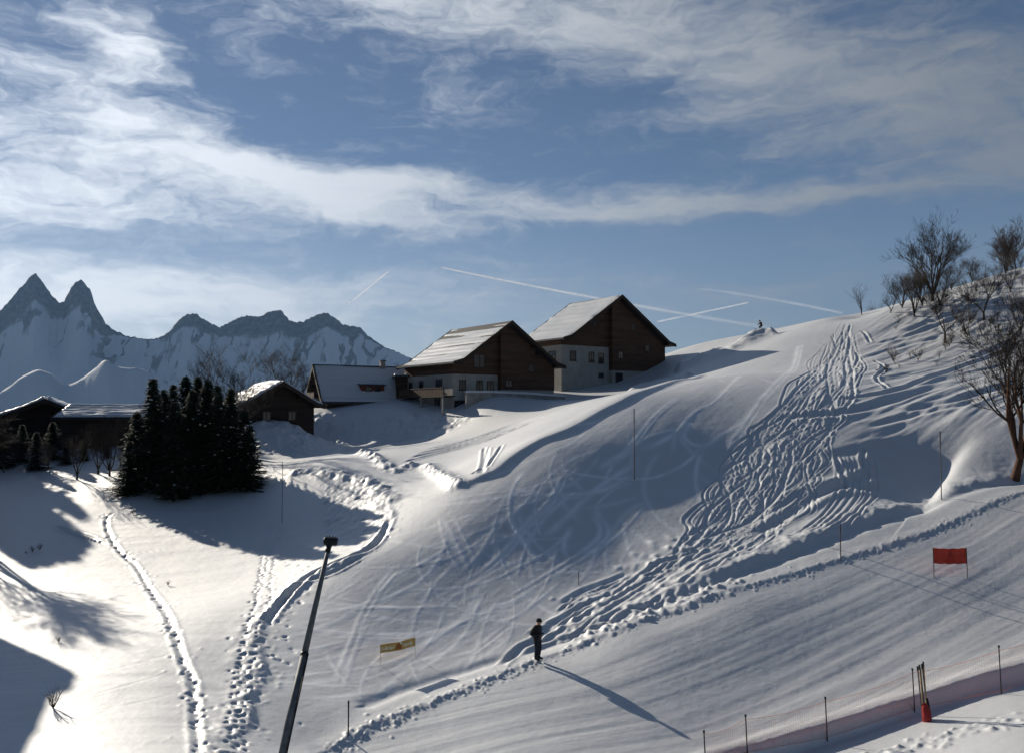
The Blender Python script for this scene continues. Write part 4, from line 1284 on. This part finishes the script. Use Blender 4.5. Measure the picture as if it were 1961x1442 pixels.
# right hillside
n_big = spot(1943, 916)
bare_tree('bare_tree', n_big, 9.3, 'large leafless tree with reddish trunk at the right edge above the road', 51, None, 2.0, bark='bark_red', stems=10, levels=4, kids=5, spread=.6, trunk_h=.13, lean=-.32, r0=.2)
HILL = [  # u, v base, height px, seed, kwargs, label
    (1786, 577, 122, 52, dict(stems=9, levels=4, kids=5, spread=.48, trunk_h=.08), 'tall spreading leafless tree on the crest, biggest of the upper slope'),
    (1948, 512, 135, 53, dict(stems=3, levels=4, kids=6, spread=.3, trunk_h=.1), 'tall leafless tree at the upper right corner of the slope'),
    (1905, 505, 52, 54, dict(stems=8, levels=3, kids=7, spread=.6, trunk_h=.03), 'dense dark bush left of the tall corner tree'),
    (1884, 614, 92, 55, dict(stems=3, levels=4, kids=6, spread=.4, trunk_h=.15), 'leafless tree standing alone below the crest near the right edge'),
    (1810, 657, 88, 56, dict(stems=4, levels=4, kids=6, spread=.8, trunk_h=.22), 'small wide crowned leafless tree, lowest on the upper slope'),
    (1751, 606, 84, 57, dict(stems=6, levels=3, kids=7, spread=.5, trunk_h=.04), 'clump of bare stems below left of the tallest crest tree'),
    (1728, 590, 60, 54, dict(stems=8, levels=3, kids=7, spread=.6, trunk_h=.03), 'bushy bare shrub on the crest left of the tallest tree'),
    (1650, 603, 52, 58, dict(stems=5, levels=3, kids=4, spread=.25, trunk_h=.02), 'thin upright saplings where the piste meets the sky'),
    (1680, 592, 50, 58, dict(stems=5, levels=3, kids=5, spread=.3, trunk_h=.02), 'sparse sapling on the dark hummock right of the piste top'),
    (1848, 640, 52, 57, dict(stems=6, levels=3, kids=6, spread=.6, trunk_h=.04), 'low bare bush right of the wide crowned tree'),
    (1832, 528, 30, 54, dict(stems=8, levels=3, kids=7, spread=.9, trunk_h=.03), 'dark low bush on the skyline right of the tallest tree'),
    (1800, 585, 60, 57, dict(stems=6, levels=3, kids=6, spread=.5, trunk_h=.04), 'bare stems right at the foot of the tallest crest tree'),
    (1935, 560, 55, 57, dict(stems=6, levels=3, kids=6, spread=.5, trunk_h=.04), 'bare bush below the tall corner tree'),
    (1766, 586, 72, 57, dict(stems=6, levels=3, kids=7, spread=.5, trunk_h=.04), 'bare multi stemmed bush touching the left side of the tallest crest tree'),
    (1822, 556, 46, 54, dict(stems=8, levels=3, kids=7, spread=.6, trunk_h=.03), 'dark rounded bush just right of the tallest crest tree'),
    (1862, 541, 44, 54, dict(stems=8, levels=3, kids=7, spread=.6, trunk_h=.03), 'dark bush on the skyline midway between the two tall crest trees'),
    (1926, 524, 66, 57, dict(stems=6, levels=3, kids=7, spread=.5, trunk_h=.04), 'bare bush touching the left side of the tall corner tree'),
    (1706, 600, 42, 57, dict(stems=6, levels=3, kids=6, spread=.5, trunk_h=.04), 'low bare bush between the saplings and the crest trees'),
    (1955, 640, 80, 57, dict(stems=6, levels=3, kids=7, spread=.5, trunk_h=.04), 'bare bush at the right edge above the big reddish tree'),
    (1870, 560, 40, 58, dict(stems=5, levels=3, kids=5, spread=.4, trunk_h=.02), 'thin bare shrub above the lone tree near the right edge'),
]
for k, (u, v, hp, sd_, kw, lab) in enumerate(HILL):
    b0 = spot(u, v)
    bare_tree('bare_tree' if hp > 70 else 'bare_shrub', b0, hp / FPX * b0.y * 1.12, lab, sd_, None, k * 1.1, cat='tree' if hp > 70 else 'shrub', **kw)
rs = random.Random(77)
for k in range(52):
    u = rs.uniform(1690, 1961); v = rs.uniform(560, 720) - (u - 1700) * .12
    b0 = spot(u, max(v, 545 - (u - 1800) * .2))
    bare_tree('tiny_shrub', b0, rs.uniform(.5, 1.7), 'tiny bare shrub poking out of the snow on the upper right slope', 58 if k % 2 else 57, 'tiny shrubs on the upper right slope', k,
              cat='shrub', **(dict(stems=5, levels=3, kids=5, spread=.4, trunk_h=.02) if k % 2 else dict(stems=6, levels=3, kids=6, spread=.6, trunk_h=.04)))
for u, v, h, lab in ((62, 1056, .45, 'small dark tuft in the bright field, left of a pair'), (76, 1052, .5, 'small dark tuft in the bright field, right of a pair'), (50, 1060, .25, 'tiniest dark tuft beside the pair near the left edge'),
                     (112, 1229, .4, 'lone dark tuft on a thin rut in the bright field'), (322, 1121, .35, 'small dark tuft right of the trodden trench'), (102, 1356, .8, 'bare twiggy plant at the edge of the roof shadow'),
                     (255, 985, .5, 'dark stump like tuft at the edge of the spruce shade')):
    bare_tree('dry_tuft', spot(u, v), h, lab, 61, None, u, cat='plant', stems=9, levels=2, kids=5, spread=1.2, trunk_h=.02, r0=.3)

# ------------------------------------------------------------------ things on the pistes
def marker(u, v0, v1, label, r=.028):
    b0 = spot(u, v1); h = (v1 - v0) / FPX * b0.y
    o = empty('piste_marker_pole', b0)
    MB().tube([(0, 0, -.3), (0, 0, h * .8)], r, 6).build('pole', M['marker'], o)
    MB().tube([(0, 0, h * .802), (0, 0, h)], r * 1.15, 6).build('tip', M['black'], o)
    return tag(o, label, 'pole', 'thin piste marker poles')


marker(1215, 783, 918, 'thin tall marker pole in the middle of the upper dark piste', .03)
marker(667, 1343, 1408, 'thin marker pole by the road cornice right of the snow lance')
marker(1610, 1004, 1072, 'thin marker pole at the road cornice left of the red panel')
marker(1803, 826, 956, 'thin tall marker pole by the gully left of the big bare tree')
marker(540, 885, 1000, 'thin marker pole at the right end of the spruce shade', .02)
marker(1108, 1095, 1118, 'short dark marker stick low on the dark piste', .02)


def paint(o, fn):
    for p in o.data.polygons: p.material_index = fn(p.center)


# --- warning panel: red cloth between two poles
a = spot(1789, 1106); b_ = spot(1853, 1106)
wpn = empty('warning_panel', a)
ax = (b_ - a); Lp = ax.length; wpn.rotation_euler = (0, 0, math.atan2(ax.y, ax.x))
rz_ = ax.z
hp = 58 / FPX * a.y
for x, z in ((0, 0), (math.hypot(ax.x, ax.y), rz_)):
    MB().tube([(x, 0, z - .3), (x - .03, 0, z + hp)], .02, 6).build('pole', M['marker'], wpn)
clo, tri = MB(), MB()
Wx = math.hypot(ax.x, ax.y); nn = 14
vs = []
for i in range(nn + 1):
    t_ = i / nn; sag = -.03 * math.sin(math.pi * t_) + .012 * math.sin(t_ * 23)
    for z_ in (hp * .47, hp * .72, hp * .97):
        vs.append((Wx * t_ - .03 * z_ / hp, .02 * math.sin(t_ * 17 + z_ * 3), rz_ * t_ + z_ + sag))
nv = len(vs); vs2 = [(x, y + .02, z) for x, y, z in vs]
fs = []
for i in range(nn):
    for k in range(2):
        q_ = (i * 3 + k, i * 3 + k + 1, (i + 1) * 3 + k + 1, (i + 1) * 3 + k)
        fs += [q_, tuple(j + nv for j in q_[::-1])]
    fs += [(i * 3, (i + 1) * 3, (i + 1) * 3 + nv, i * 3 + nv), (i * 3 + 2, i * 3 + 2 + nv, (i + 1) * 3 + 2 + nv, (i + 1) * 3 + 2)]
clo.add(vs + vs2, fs).build('cloth', M['red'], wpn)
tri.prism([(Wx * .40, hp * .5 + rz_ * .4), (Wx * .62, hp * .5 + rz_ * .6), (Wx * .50, hp * .9 + rz_ * .5)], -.034, -.026).build('triangle_print', M['red_dark'], wpn)
tag(wpn, 'orange red cloth panel stretched between two poles on the foreground piste', 'panel')

# --- ochre banner on two short posts, its shadow on the snow
a = spot(728, 1272); b_ = spot(795, 1257)
ax = b_ - a; Wx = math.hypot(ax.x, ax.y)
bn = empty('banner', a, math.atan2(ax.y, ax.x))
s_ = a.y / FPX
for x in (0, Wx):
    MB().tube([(x, 0, ax.z * x / Wx - .3), (x, 0, ax.z * x / Wx + 38 * s_)], .012, 6).build('post', M['cream'], bn)
z0, z1 = 21 * s_, 37 * s_
sl = ax.z
cl_ = MB()
vs = []
for i in range(13):
    t_ = i / 12
    for z_ in (z0, z1): vs.append((Wx * t_, .03 * math.sin(t_ * 9), sl * t_ + z_ - .03 * math.sin(math.pi * t_)))
n_ = len(vs); fs = []
for i in range(12):
    q_ = (2 * i, 2 * i + 2, 2 * i + 3, 2 * i + 1); fs += [q_, tuple(j + n_ for j in q_[::-1]), (2 * i, 2 * i + n_, 2 * i + 2 + n_, 2 * i + 2), (2 * i + 1, 2 * i + 3, 2 * i + 3 + n_, 2 * i + 1 + n_)]
fs += [(0, 1, 1 + n_, n_), (24, 24 + n_, 25 + n_, 25)]
cl_.add(vs + [(x, y + .015, z) for x, y, z in vs], fs).build('cloth', M['banner'], bn)
h_ = z1 - z0
rp = random.Random(5)
pr = MB()
for x0_, x1_ in ((.04, .40), (.62, .96)):
    x = x0_
    while x < x1_:
        wv = rp.uniform(.018, .04)
        zb = z0 + h_ * rp.uniform(.22, .36); zt_ = z0 + h_ * rp.uniform(.55, .78)
        yb = .03 * math.sin(x * 9)
        pr.box(Wx * x, Wx * (x + wv), yb - .012, yb - .004, sl * x + zb - .02, sl * x + zt_ - .02)
        x += wv + rp.uniform(.008, .02)
pr.box(Wx * .53, Wx * .60, .03 * math.sin(5) - .012, .03 * math.sin(5) - .004, sl * .55 + z0 + h_ * .62, sl * .55 + z0 + h_ * .95)
pr.build('cream_lettering', M['cream'], bn)
pr2 = MB().prism([(Wx * .43, sl * .43 + z0 + h_ * .06), (Wx * .60, sl * .6 + z0 + h_ * .06), (Wx * .58, sl * .58 + z0 + h_ * .5), (Wx * .51, sl * .51 + z0 + h_ * .82), (Wx * .44, sl * .44 + z0 + h_ * .45)], .03 * math.sin(4.6) - .02, .03 * math.sin(4.6) - .008)
pr2.build('brown_emblem', M['brown'], bn)
tag(bn, 'small ochre banner with cream lettering and brown emblem over the dark piste', 'banner')

# --- leaning snow lance in the foreground
ht_ = P(631, 1040, 27.0); bt_ = P(540, 1442, 24.2)
dv = (ht_ - bt_)
k_ = 0.0
while (bt_ - dv * k_).z > ground((bt_ - dv * k_).x, (bt_ - dv * k_).y) and k_ < 1: k_ += .02
ft = bt_ - dv * (k_ + .03)
ln = empty('snow_lance', ft)
top = ht_ - ft; up_ = top.normalized()
MB().tube([(0, 0, -.3), tuple(top * .30), tuple(top * .55)], [.125, .118, .108], 14).build('lower_mast', M['steel'], ln, True)
MB().tube([tuple(top * .548), tuple(top * .80), tuple(top * .985)], [.097, .082, .062], 14).build('upper_mast', M['steel'], ln, True)
MB().tube([tuple(top * .54), tuple(top * .555)], .118, 14).build('clamp', M['dark_metal'], ln, True)
MB().tube([tuple(top * .96), tuple(top * .985)], .085, 12).build('collar', M['black'], ln, True)
hd = MB()
hx = Vector((1, 0.1, -.08)).normalized()
hd.tube([tuple(top * .985), tuple(top * 1.005)], [.09, .12], 10)
c0 = top * 1.01
hd.tube([tuple(c0 - hx * .20), tuple(c0 - hx * .17), tuple(c0 + hx * .20), tuple(c0 + hx * .23)], [.09, .125, .13, .11], 10)
ho = hd.build('head', M['black'], ln)
for k, (o1, o2) in enumerate(((-.14, .14), (-.05, .17), (.05, .15), (.14, .13), (-.2, .02), (.22, .02))):
    nz = MB(); p0 = c0 + hx * o1 + up_ * .06
    nz.tube([tuple(p0), tuple(p0 + up_ * o2 * .75 - Vector((0, .02, 0)))], [.035, .022], 7)
    nz.build('nozzle', M['dark_metal'], ho)
MB().tube([(.13, -.1, -.2), tuple(top * .3 + Vector((.135, -.07, 0))), tuple(top * .55 + Vector((.12, -.06, 0)))], .022, 6).build('hose', M['black'], ln, True)
MB().tube([(0, 0, -.6), (0, 0, .35)], [.32, .30], 12).build('base_sleeve', M['dark_metal'], ln)
tag(ln, 'tall leaning grey snow lance with black nozzle head in the foreground', 'snow lance')

# --- orange safety net on posts along the bank
POSTS = [(1352, 1404, 1462), (1432, 1374, 1446), (1585, 1340, 1418), (1752, 1285, 1362), (1918, 1241, 1328), (2090, 1190, 1278)]
nt = empty('safety_net', spot(1432, 1446))
tops, bots = [], []
for u, v0, v1 in POSTS:
    b0 = spot(u, v1); h = (v1 - v0) / FPX * b0.y
    p = b0 - nt.location
    tops.append(p + Vector((-.06, 0, h * .93))); bots.append(p + Vector((0, 0, .12)))
    po = MB().tube([tuple(p - Vector((0, 0, .3))), tuple(p + Vector((-.06, 0, h)))], .022, 6).build('post', M['black'], nt)
    MB().tube([tuple(p + Vector((-.06, 0, h - .01))), tuple(p + Vector((-.062, 0, h + .07)))], .038, 6).build('cap', M['black'], po)
net = MB()
for i in range(len(tops) - 1):
    seg = (tops[i + 1] - tops[i]).length
    n = int(seg / .09)

    def at(t_, s_):
        p = bots[i].lerp(bots[i + 1], t_).lerp(tops[i].lerp(tops[i + 1], t_), s_)
        return p + Vector((0, 0, -.10 * math.sin(math.pi * t_) * s_))
    for k in range(n + 1):
        t_ = k / n
        net.tube([tuple(at(t_, 0)), tuple(at(t_, 1))], .0016, 3, False)
    for j in range(15):
        net.tube([tuple(at(k / 10, j / 14)) for k in range(11)], .0016 if j not in (0, 14) else .007, 3, False)
no = net.build('netting', M['orange'], nt)
no['kind'] = 'stuff'
tag(nt, 'sagging orange safety net on thin black posts along the bank', 'net')

# --- red padded bundle of poles by the net
pb = spot(1774, 1380)
bu = empty('pole_bundle', pb)
s_ = pb.y / FPX
pad = MB()
pad.tube([(0, 0, -.1), (.02, 0, .10), (0, 0, .34), (-.05, 0, .56), (-.07, 0, .64)], [.14, .17, .165, .12, .05], 10)
pad.build('red_pad', M['pad_red'], bu, True)
MB().tube([(.16, .12, -.1), (.12, .1, .5), (.05, .05, .8)], [.05, .07, .05], 8).build('dark_pad', M['trousers'], bu, True)
for k, (x0_, x1_, h) in enumerate(((-.1, -.28, 1.95), (-.04, -.20, 2.0), (.02, -.16, 1.85), (.08, -.04, 2.1), (.11, -.08, 2.02))):
    po = MB().tube([(x0_, .05, -.2), (x1_, .02 * k, h)], .024, 6).build('pole', M['bamboo' if k % 2 else 'marker'], bu)
    MB().tube([(x1_, .02 * k, h - .16), (x1_ - .004, .02 * k, h + .02)], .034, 6).build('pole_tip', M['black'], po)
tag(bu, 'bundle of upright poles with a red pad at its foot by the net', 'bundle')


# ------------------------------------------------------------------ people
def person(name, loc, rz, H, label, pose='stand'):
    """one continuous figure grown with a skin modifier; faces local +x"""
    V, E, Rd = [], [], []

    def v(p, r):
        V.append(p); Rd.append(r); return len(V) - 1

    def chain(start, items):
        last = start
        for p, r in items:
            k = v(p, r); E.append((last, k)); last = k
        return last
    if pose == 'stand':
        pel = v((0, 0, .93), .185)
        ch_ = chain(pel, [((-.01, 0, 1.08), .19), ((-.03, 0, 1.24), .205), ((-.01, 0, 1.38), .18)])
        nk = chain(ch_, [((.045, 0, 1.48), .075)])
        chain(nk, [((.085, 0, 1.56), .095), ((.10, 0, 1.63), .105), ((.09, 0, 1.70), .085)])
        for s in (-1, 1):
            wr = chain(ch_, [((-.02, s * .18, 1.39), .11), ((-.11, s * .27, 1.26), .092), ((-.17, s * .30, 1.13), .08), ((.0, s * .24, 1.10), .068), ((.14, s * .13, 1.12), .042)])
            hb = chain(wr, [((.185, s * .10, 1.13), .036)])
            for f, (dx, dy, dz) in enumerate(((.07, .0, .025), (.08, -.005, .008), (.078, -.008, -.010), (.065, -.01, -.026))):
                chain(hb, [((.185 + dx * .55, s * (.10 + dy), 1.13 + dz), .0105), ((.185 + dx, s * (.085 + dy), 1.125 + dz * 1.1), .0095)])
            chain(hb, [((.20, s * .075, 1.16), .012), ((.225, s * .06, 1.165), .010)])
            an = chain(pel, [((.0, s * .09, .84), .14), ((.03, s * .11, .66), .12), ((.045, s * .12, .48), .1), ((.01, s * .125, .28), .095), ((-.01, s * .13, .11), .085)])
            chain(an, [((.05, s * .125, .065), .062), ((.15, s * .135, .05), .05), ((.21, s * .14, .045), .035)])
    else:   # skier low in the knees
        pel = v((-.16, 0, .55), .16)
        ch_ = chain(pel, [((-.10, 0, .72), .155), ((.0, 0, .88), .17), ((.07, 0, 1.0), .155)])
        nk = chain(ch_, [((.13, 0, 1.09), .075)])
        chain(nk, [((.17, 0, 1.16), .095), ((.19, 0, 1.23), .11), ((.18, 0, 1.30), .09)])
        for s in (-1, 1):
            wr = chain(ch_, [((.06, s * .18, 1.0), .088), ((.05, s * .28, .84), .072), ((.2, s * .27, .72), .058), ((.32, s * .24, .76), .042)])
            hb = chain(wr, [((.37, s * .23, .77), .036)])
            for dx, dz in ((.06, .02), (.07, .005), (.066, -.012), (.055, -.026)):
                chain(hb, [((.37 + dx, s * .225, .77 + dz), .010)])
            chain(hb, [((.385, s * .20, .79), .011)])
            an = chain(pel, [((-.1, s * .12, .5), .125), ((.1, s * .15, .46), .105), ((.2, s * .16, .38), .085), ((.08, s * .16, .22), .078), ((.0, s * .16, .1), .07)])
            chain(an, [((.06, s * .16, .06), .062), ((.17, s * .16, .05), .045)])
    me = bpy.data.meshes.new('body_cage'); me.from_pydata(V, E, [])
    ob = bpy.data.objects.new('body_cage', me); col.objects.link(ob)
    ob.modifiers.new('skin', 'SKIN'); ob.modifiers.new('sub', 'SUBSURF').render_levels = 2
    ob.modifiers['sub'].levels = 2
    for k, sv in enumerate(me.skin_vertices[0].data):
        sv.radius = (Rd[k], Rd[k] * (1.22 if k in (1, 2, 3) else 1.0)); sv.use_root = (k == 0)
    dg = bpy.context.evaluated_depsgraph_get(); dg.update()
    body = bpy.data.meshes.new_from_object(ob.evaluated_get(dg)); body.name = 'body'
    bpy.data.objects.remove(ob)
    body.materials.clear()
    for m_ in ('jacket', 'trousers', 'skin', 'black'): body.materials.append(M[m_])
    zn = 1.50 if pose == 'stand' else 1.10; zw = .86 if pose == 'stand' else .56
    for p in body.polygons:
        p.use_smooth = True; c = p.center
        p.material_index = 2 if c.z > zn else (3 if c.z < .13 or (c.x > (.16 if pose == 'stand' else .34) and c.z > .6) else (1 if c.z < zw else 0))
    root = empty(name, loc, rz)
    sc = H / 1.75 if pose == 'stand' else H / 1.38
    bo_ = link('body', body, root); bo_.scale = (sc,) * 3
    hc = Vector((.092, 0, 1.655)) if pose == 'stand' else Vector((.18, 0, 1.25))
    hat = MB()
    n = 12; vs = []; rings = [(-.02, .112), (.03, .118), (.075, .105), (.105, .07), (.12, .02)]
    for dz, r in rings:
        for k in range(n):
            an = 2 * math.pi * k / n; vs.append((hc.x - .012 + r * math.cos(an) * 1.05, hc.y + r * math.sin(an), hc.z + dz - (.02 if math.cos(an) < -.2 and dz < 0.04 else 0)))
    fs = [(i * n + k, i * n + (k + 1) % n, (i + 1) * n + (k + 1) % n, (i + 1) * n + k) for i in range(len(rings) - 1) for k in range(n)] + [tuple(range((len(rings) - 1) * n, len(rings) * n)), tuple(range(n - 1, -1, -1))]
    h_o = hat.add(vs, fs).build('hat', M['hair'], root, True); h_o.scale = (sc,) * 3
    face = MB(); fz = hc.z - .055
    face.add([(hc.x + .095, -.014, fz - .02), (hc.x + .095, .014, fz - .02), (hc.x + .128, 0, fz - .016), (hc.x + .10, 0, fz + .03)], [(0, 1, 2), (0, 2, 3), (2, 1, 3), (1, 0, 3)])
    f_o = face.build('nose', M['skin'], root); f_o.scale = (sc,) * 3
    gl = MB().box(hc.x + .06, hc.x + .112, -.07, .07, fz + .02, fz + .062).build('goggles', M['black'], root); gl.scale = (sc,) * 3
    tag(root, label, 'person')
    return root


pp = spot(1029, 1263)
person('person', pp, R(-28), 1.72, 'person in black standing on the road with head bowed, hands before chest')
q = P(1457, 640, 113); gz = ground(q.x, q.y)
pr_ = person('person', Vector((q.x, q.y, max(gz, q.z - .45))), R(200), 1.25, 'tiny dark crouching skier on the skyline right of the upper chalet', 'crouch')
for s in (-1, 1):
    sk = MB().box(-.75, .85, s * .16 - .045, s * .16 + .045, -.02, .012)
    sk.add([(.85, s * .16 - .045, -.02), (.85, s * .16 + .045, -.02), (.85, s * .16 + .045, .012), (.85, s * .16 - .045, .012), (1.0, s * .16 - .02, .10), (1.0, s * .16 + .02, .10)], [(0, 1, 5, 4), (3, 4, 5, 2), (0, 4, 3), (1, 2, 5)])
    sk.build('ski', M['black'], pr_)

# ------------------------------------------------------------------ vapour trails, far behind the mountains
vm = bpy.data.materials.new('vapour_trail'); vm.use_nodes = True
t = NT(vm.node_tree); t.n.clear()
o_ = t.new('ShaderNodeOutputMaterial')
tl = t.new('ShaderNodeBsdfTranslucent'); tl.inputs[0].default_value = (.95, .96, 1, 1)
df = t.new('ShaderNodeBsdfDiffuse'); df.inputs[0].default_value = (.95, .96, 1, 1)
tp = t.new('ShaderNodeBsdfTransparent')
m1 = t.new('ShaderNodeMixShader'); m1.inputs[0].default_value = .5
t.l.new(df.outputs[0], m1.inputs[1]); t.l.new(tl.outputs[0], m1.inputs[2])
at_ = t.new('ShaderNodeAttribute', attribute_name='trail')
co = t.new('ShaderNodeTexCoord').outputs['Object']
fac = t.math('MULTIPLY', at_.outputs['Fac'], t.ramp(t.noise(co, .0012, 4.0), .25, .7, .45, 1.0))
m2 = t.new('ShaderNodeMixShader'); t.put(m2.inputs[0], fac)
t.l.new(tp.outputs[0], m2.inputs[1]); t.l.new(m1.outputs[0], m2.inputs[2]); t.l.new(m2.outputs[0], o_.inputs[0])


def contrail(a, b, w0, w1, d0, d1, label, dist=42000.0, bend=0.0):
    p0, p1 = P(*a, dist), P(*b, dist * 1.02)
    mid = (p0 + p1) / 2
    n = 24; mb = MB(); pl, rd, dn = [], [], []
    rg = random.Random(int(a[0]))
    for k in range(n + 1):
        t_ = k / n
        pl.append(p0.lerp(p1, t_) - mid + Vector((0, 0, bend * 4 * t_ * (1 - t_) * dist / FPX)))
        rd.append((w0 + (w1 - w0) * t_) * .5 * dist / FPX * rg.uniform(.8, 1.15)); dn.append(d0 + (d1 - d0) * t_)
    n8 = 8
    mb.tube([tuple(p) for p in pl], rd, n8)
    o = mb.build('contrail', vm, None, True, mid)
    at = o.data.attributes.new('trail', 'FLOAT', 'POINT')
    for i, dd in enumerate(at.data): dd.value = dn[min(i // n8, n)]
    return tag(o, label, 'contrail', 'vapour trails')


contrail((664, 586), (743, 521), 6, 3.5, .10, .7, 'short bright vapour trail climbing right above the far peaks')
contrail((845, 513), (1470, 628), 4, 9, .6, .08, 'long vapour trail slanting down behind the upper chalet roof', bend=-4)
contrail((1258, 617), (1433, 580), 4, 3, .45, .4, 'short rising vapour trail crossing the long one right of the chalet')
contrail((1340, 553), (1612, 600), 7, 6, .06, .22, 'faint broad vapour trail above the top of the piste', bend=3)

# ------------------------------------------------------------------ air between here and the mountains
hz = MB().box(-24000, 24000, -900, 14500, -700, 2600).build('haze', M['snow'])
hm = bpy.data.materials.new('blue_air'); hm.use_nodes = True
t = NT(hm.node_tree); t.n.clear()
o_ = t.new('ShaderNodeOutputMaterial'); pv = t.new('ShaderNodeVolumePrincipled')
pv.inputs['Color'].default_value = (.34, .60, 1.0, 1); pv.inputs['Density'].default_value = 2.4e-5; pv.inputs['Anisotropy'].default_value = 0.0
t.l.new(pv.outputs[0], o_.inputs['Volume'])
hz.data.materials.clear(); hz.data.materials.append(hm)
hz['kind'] = 'stuff'
hz['label'] = 'thin blue mountain air fading the far peaks'
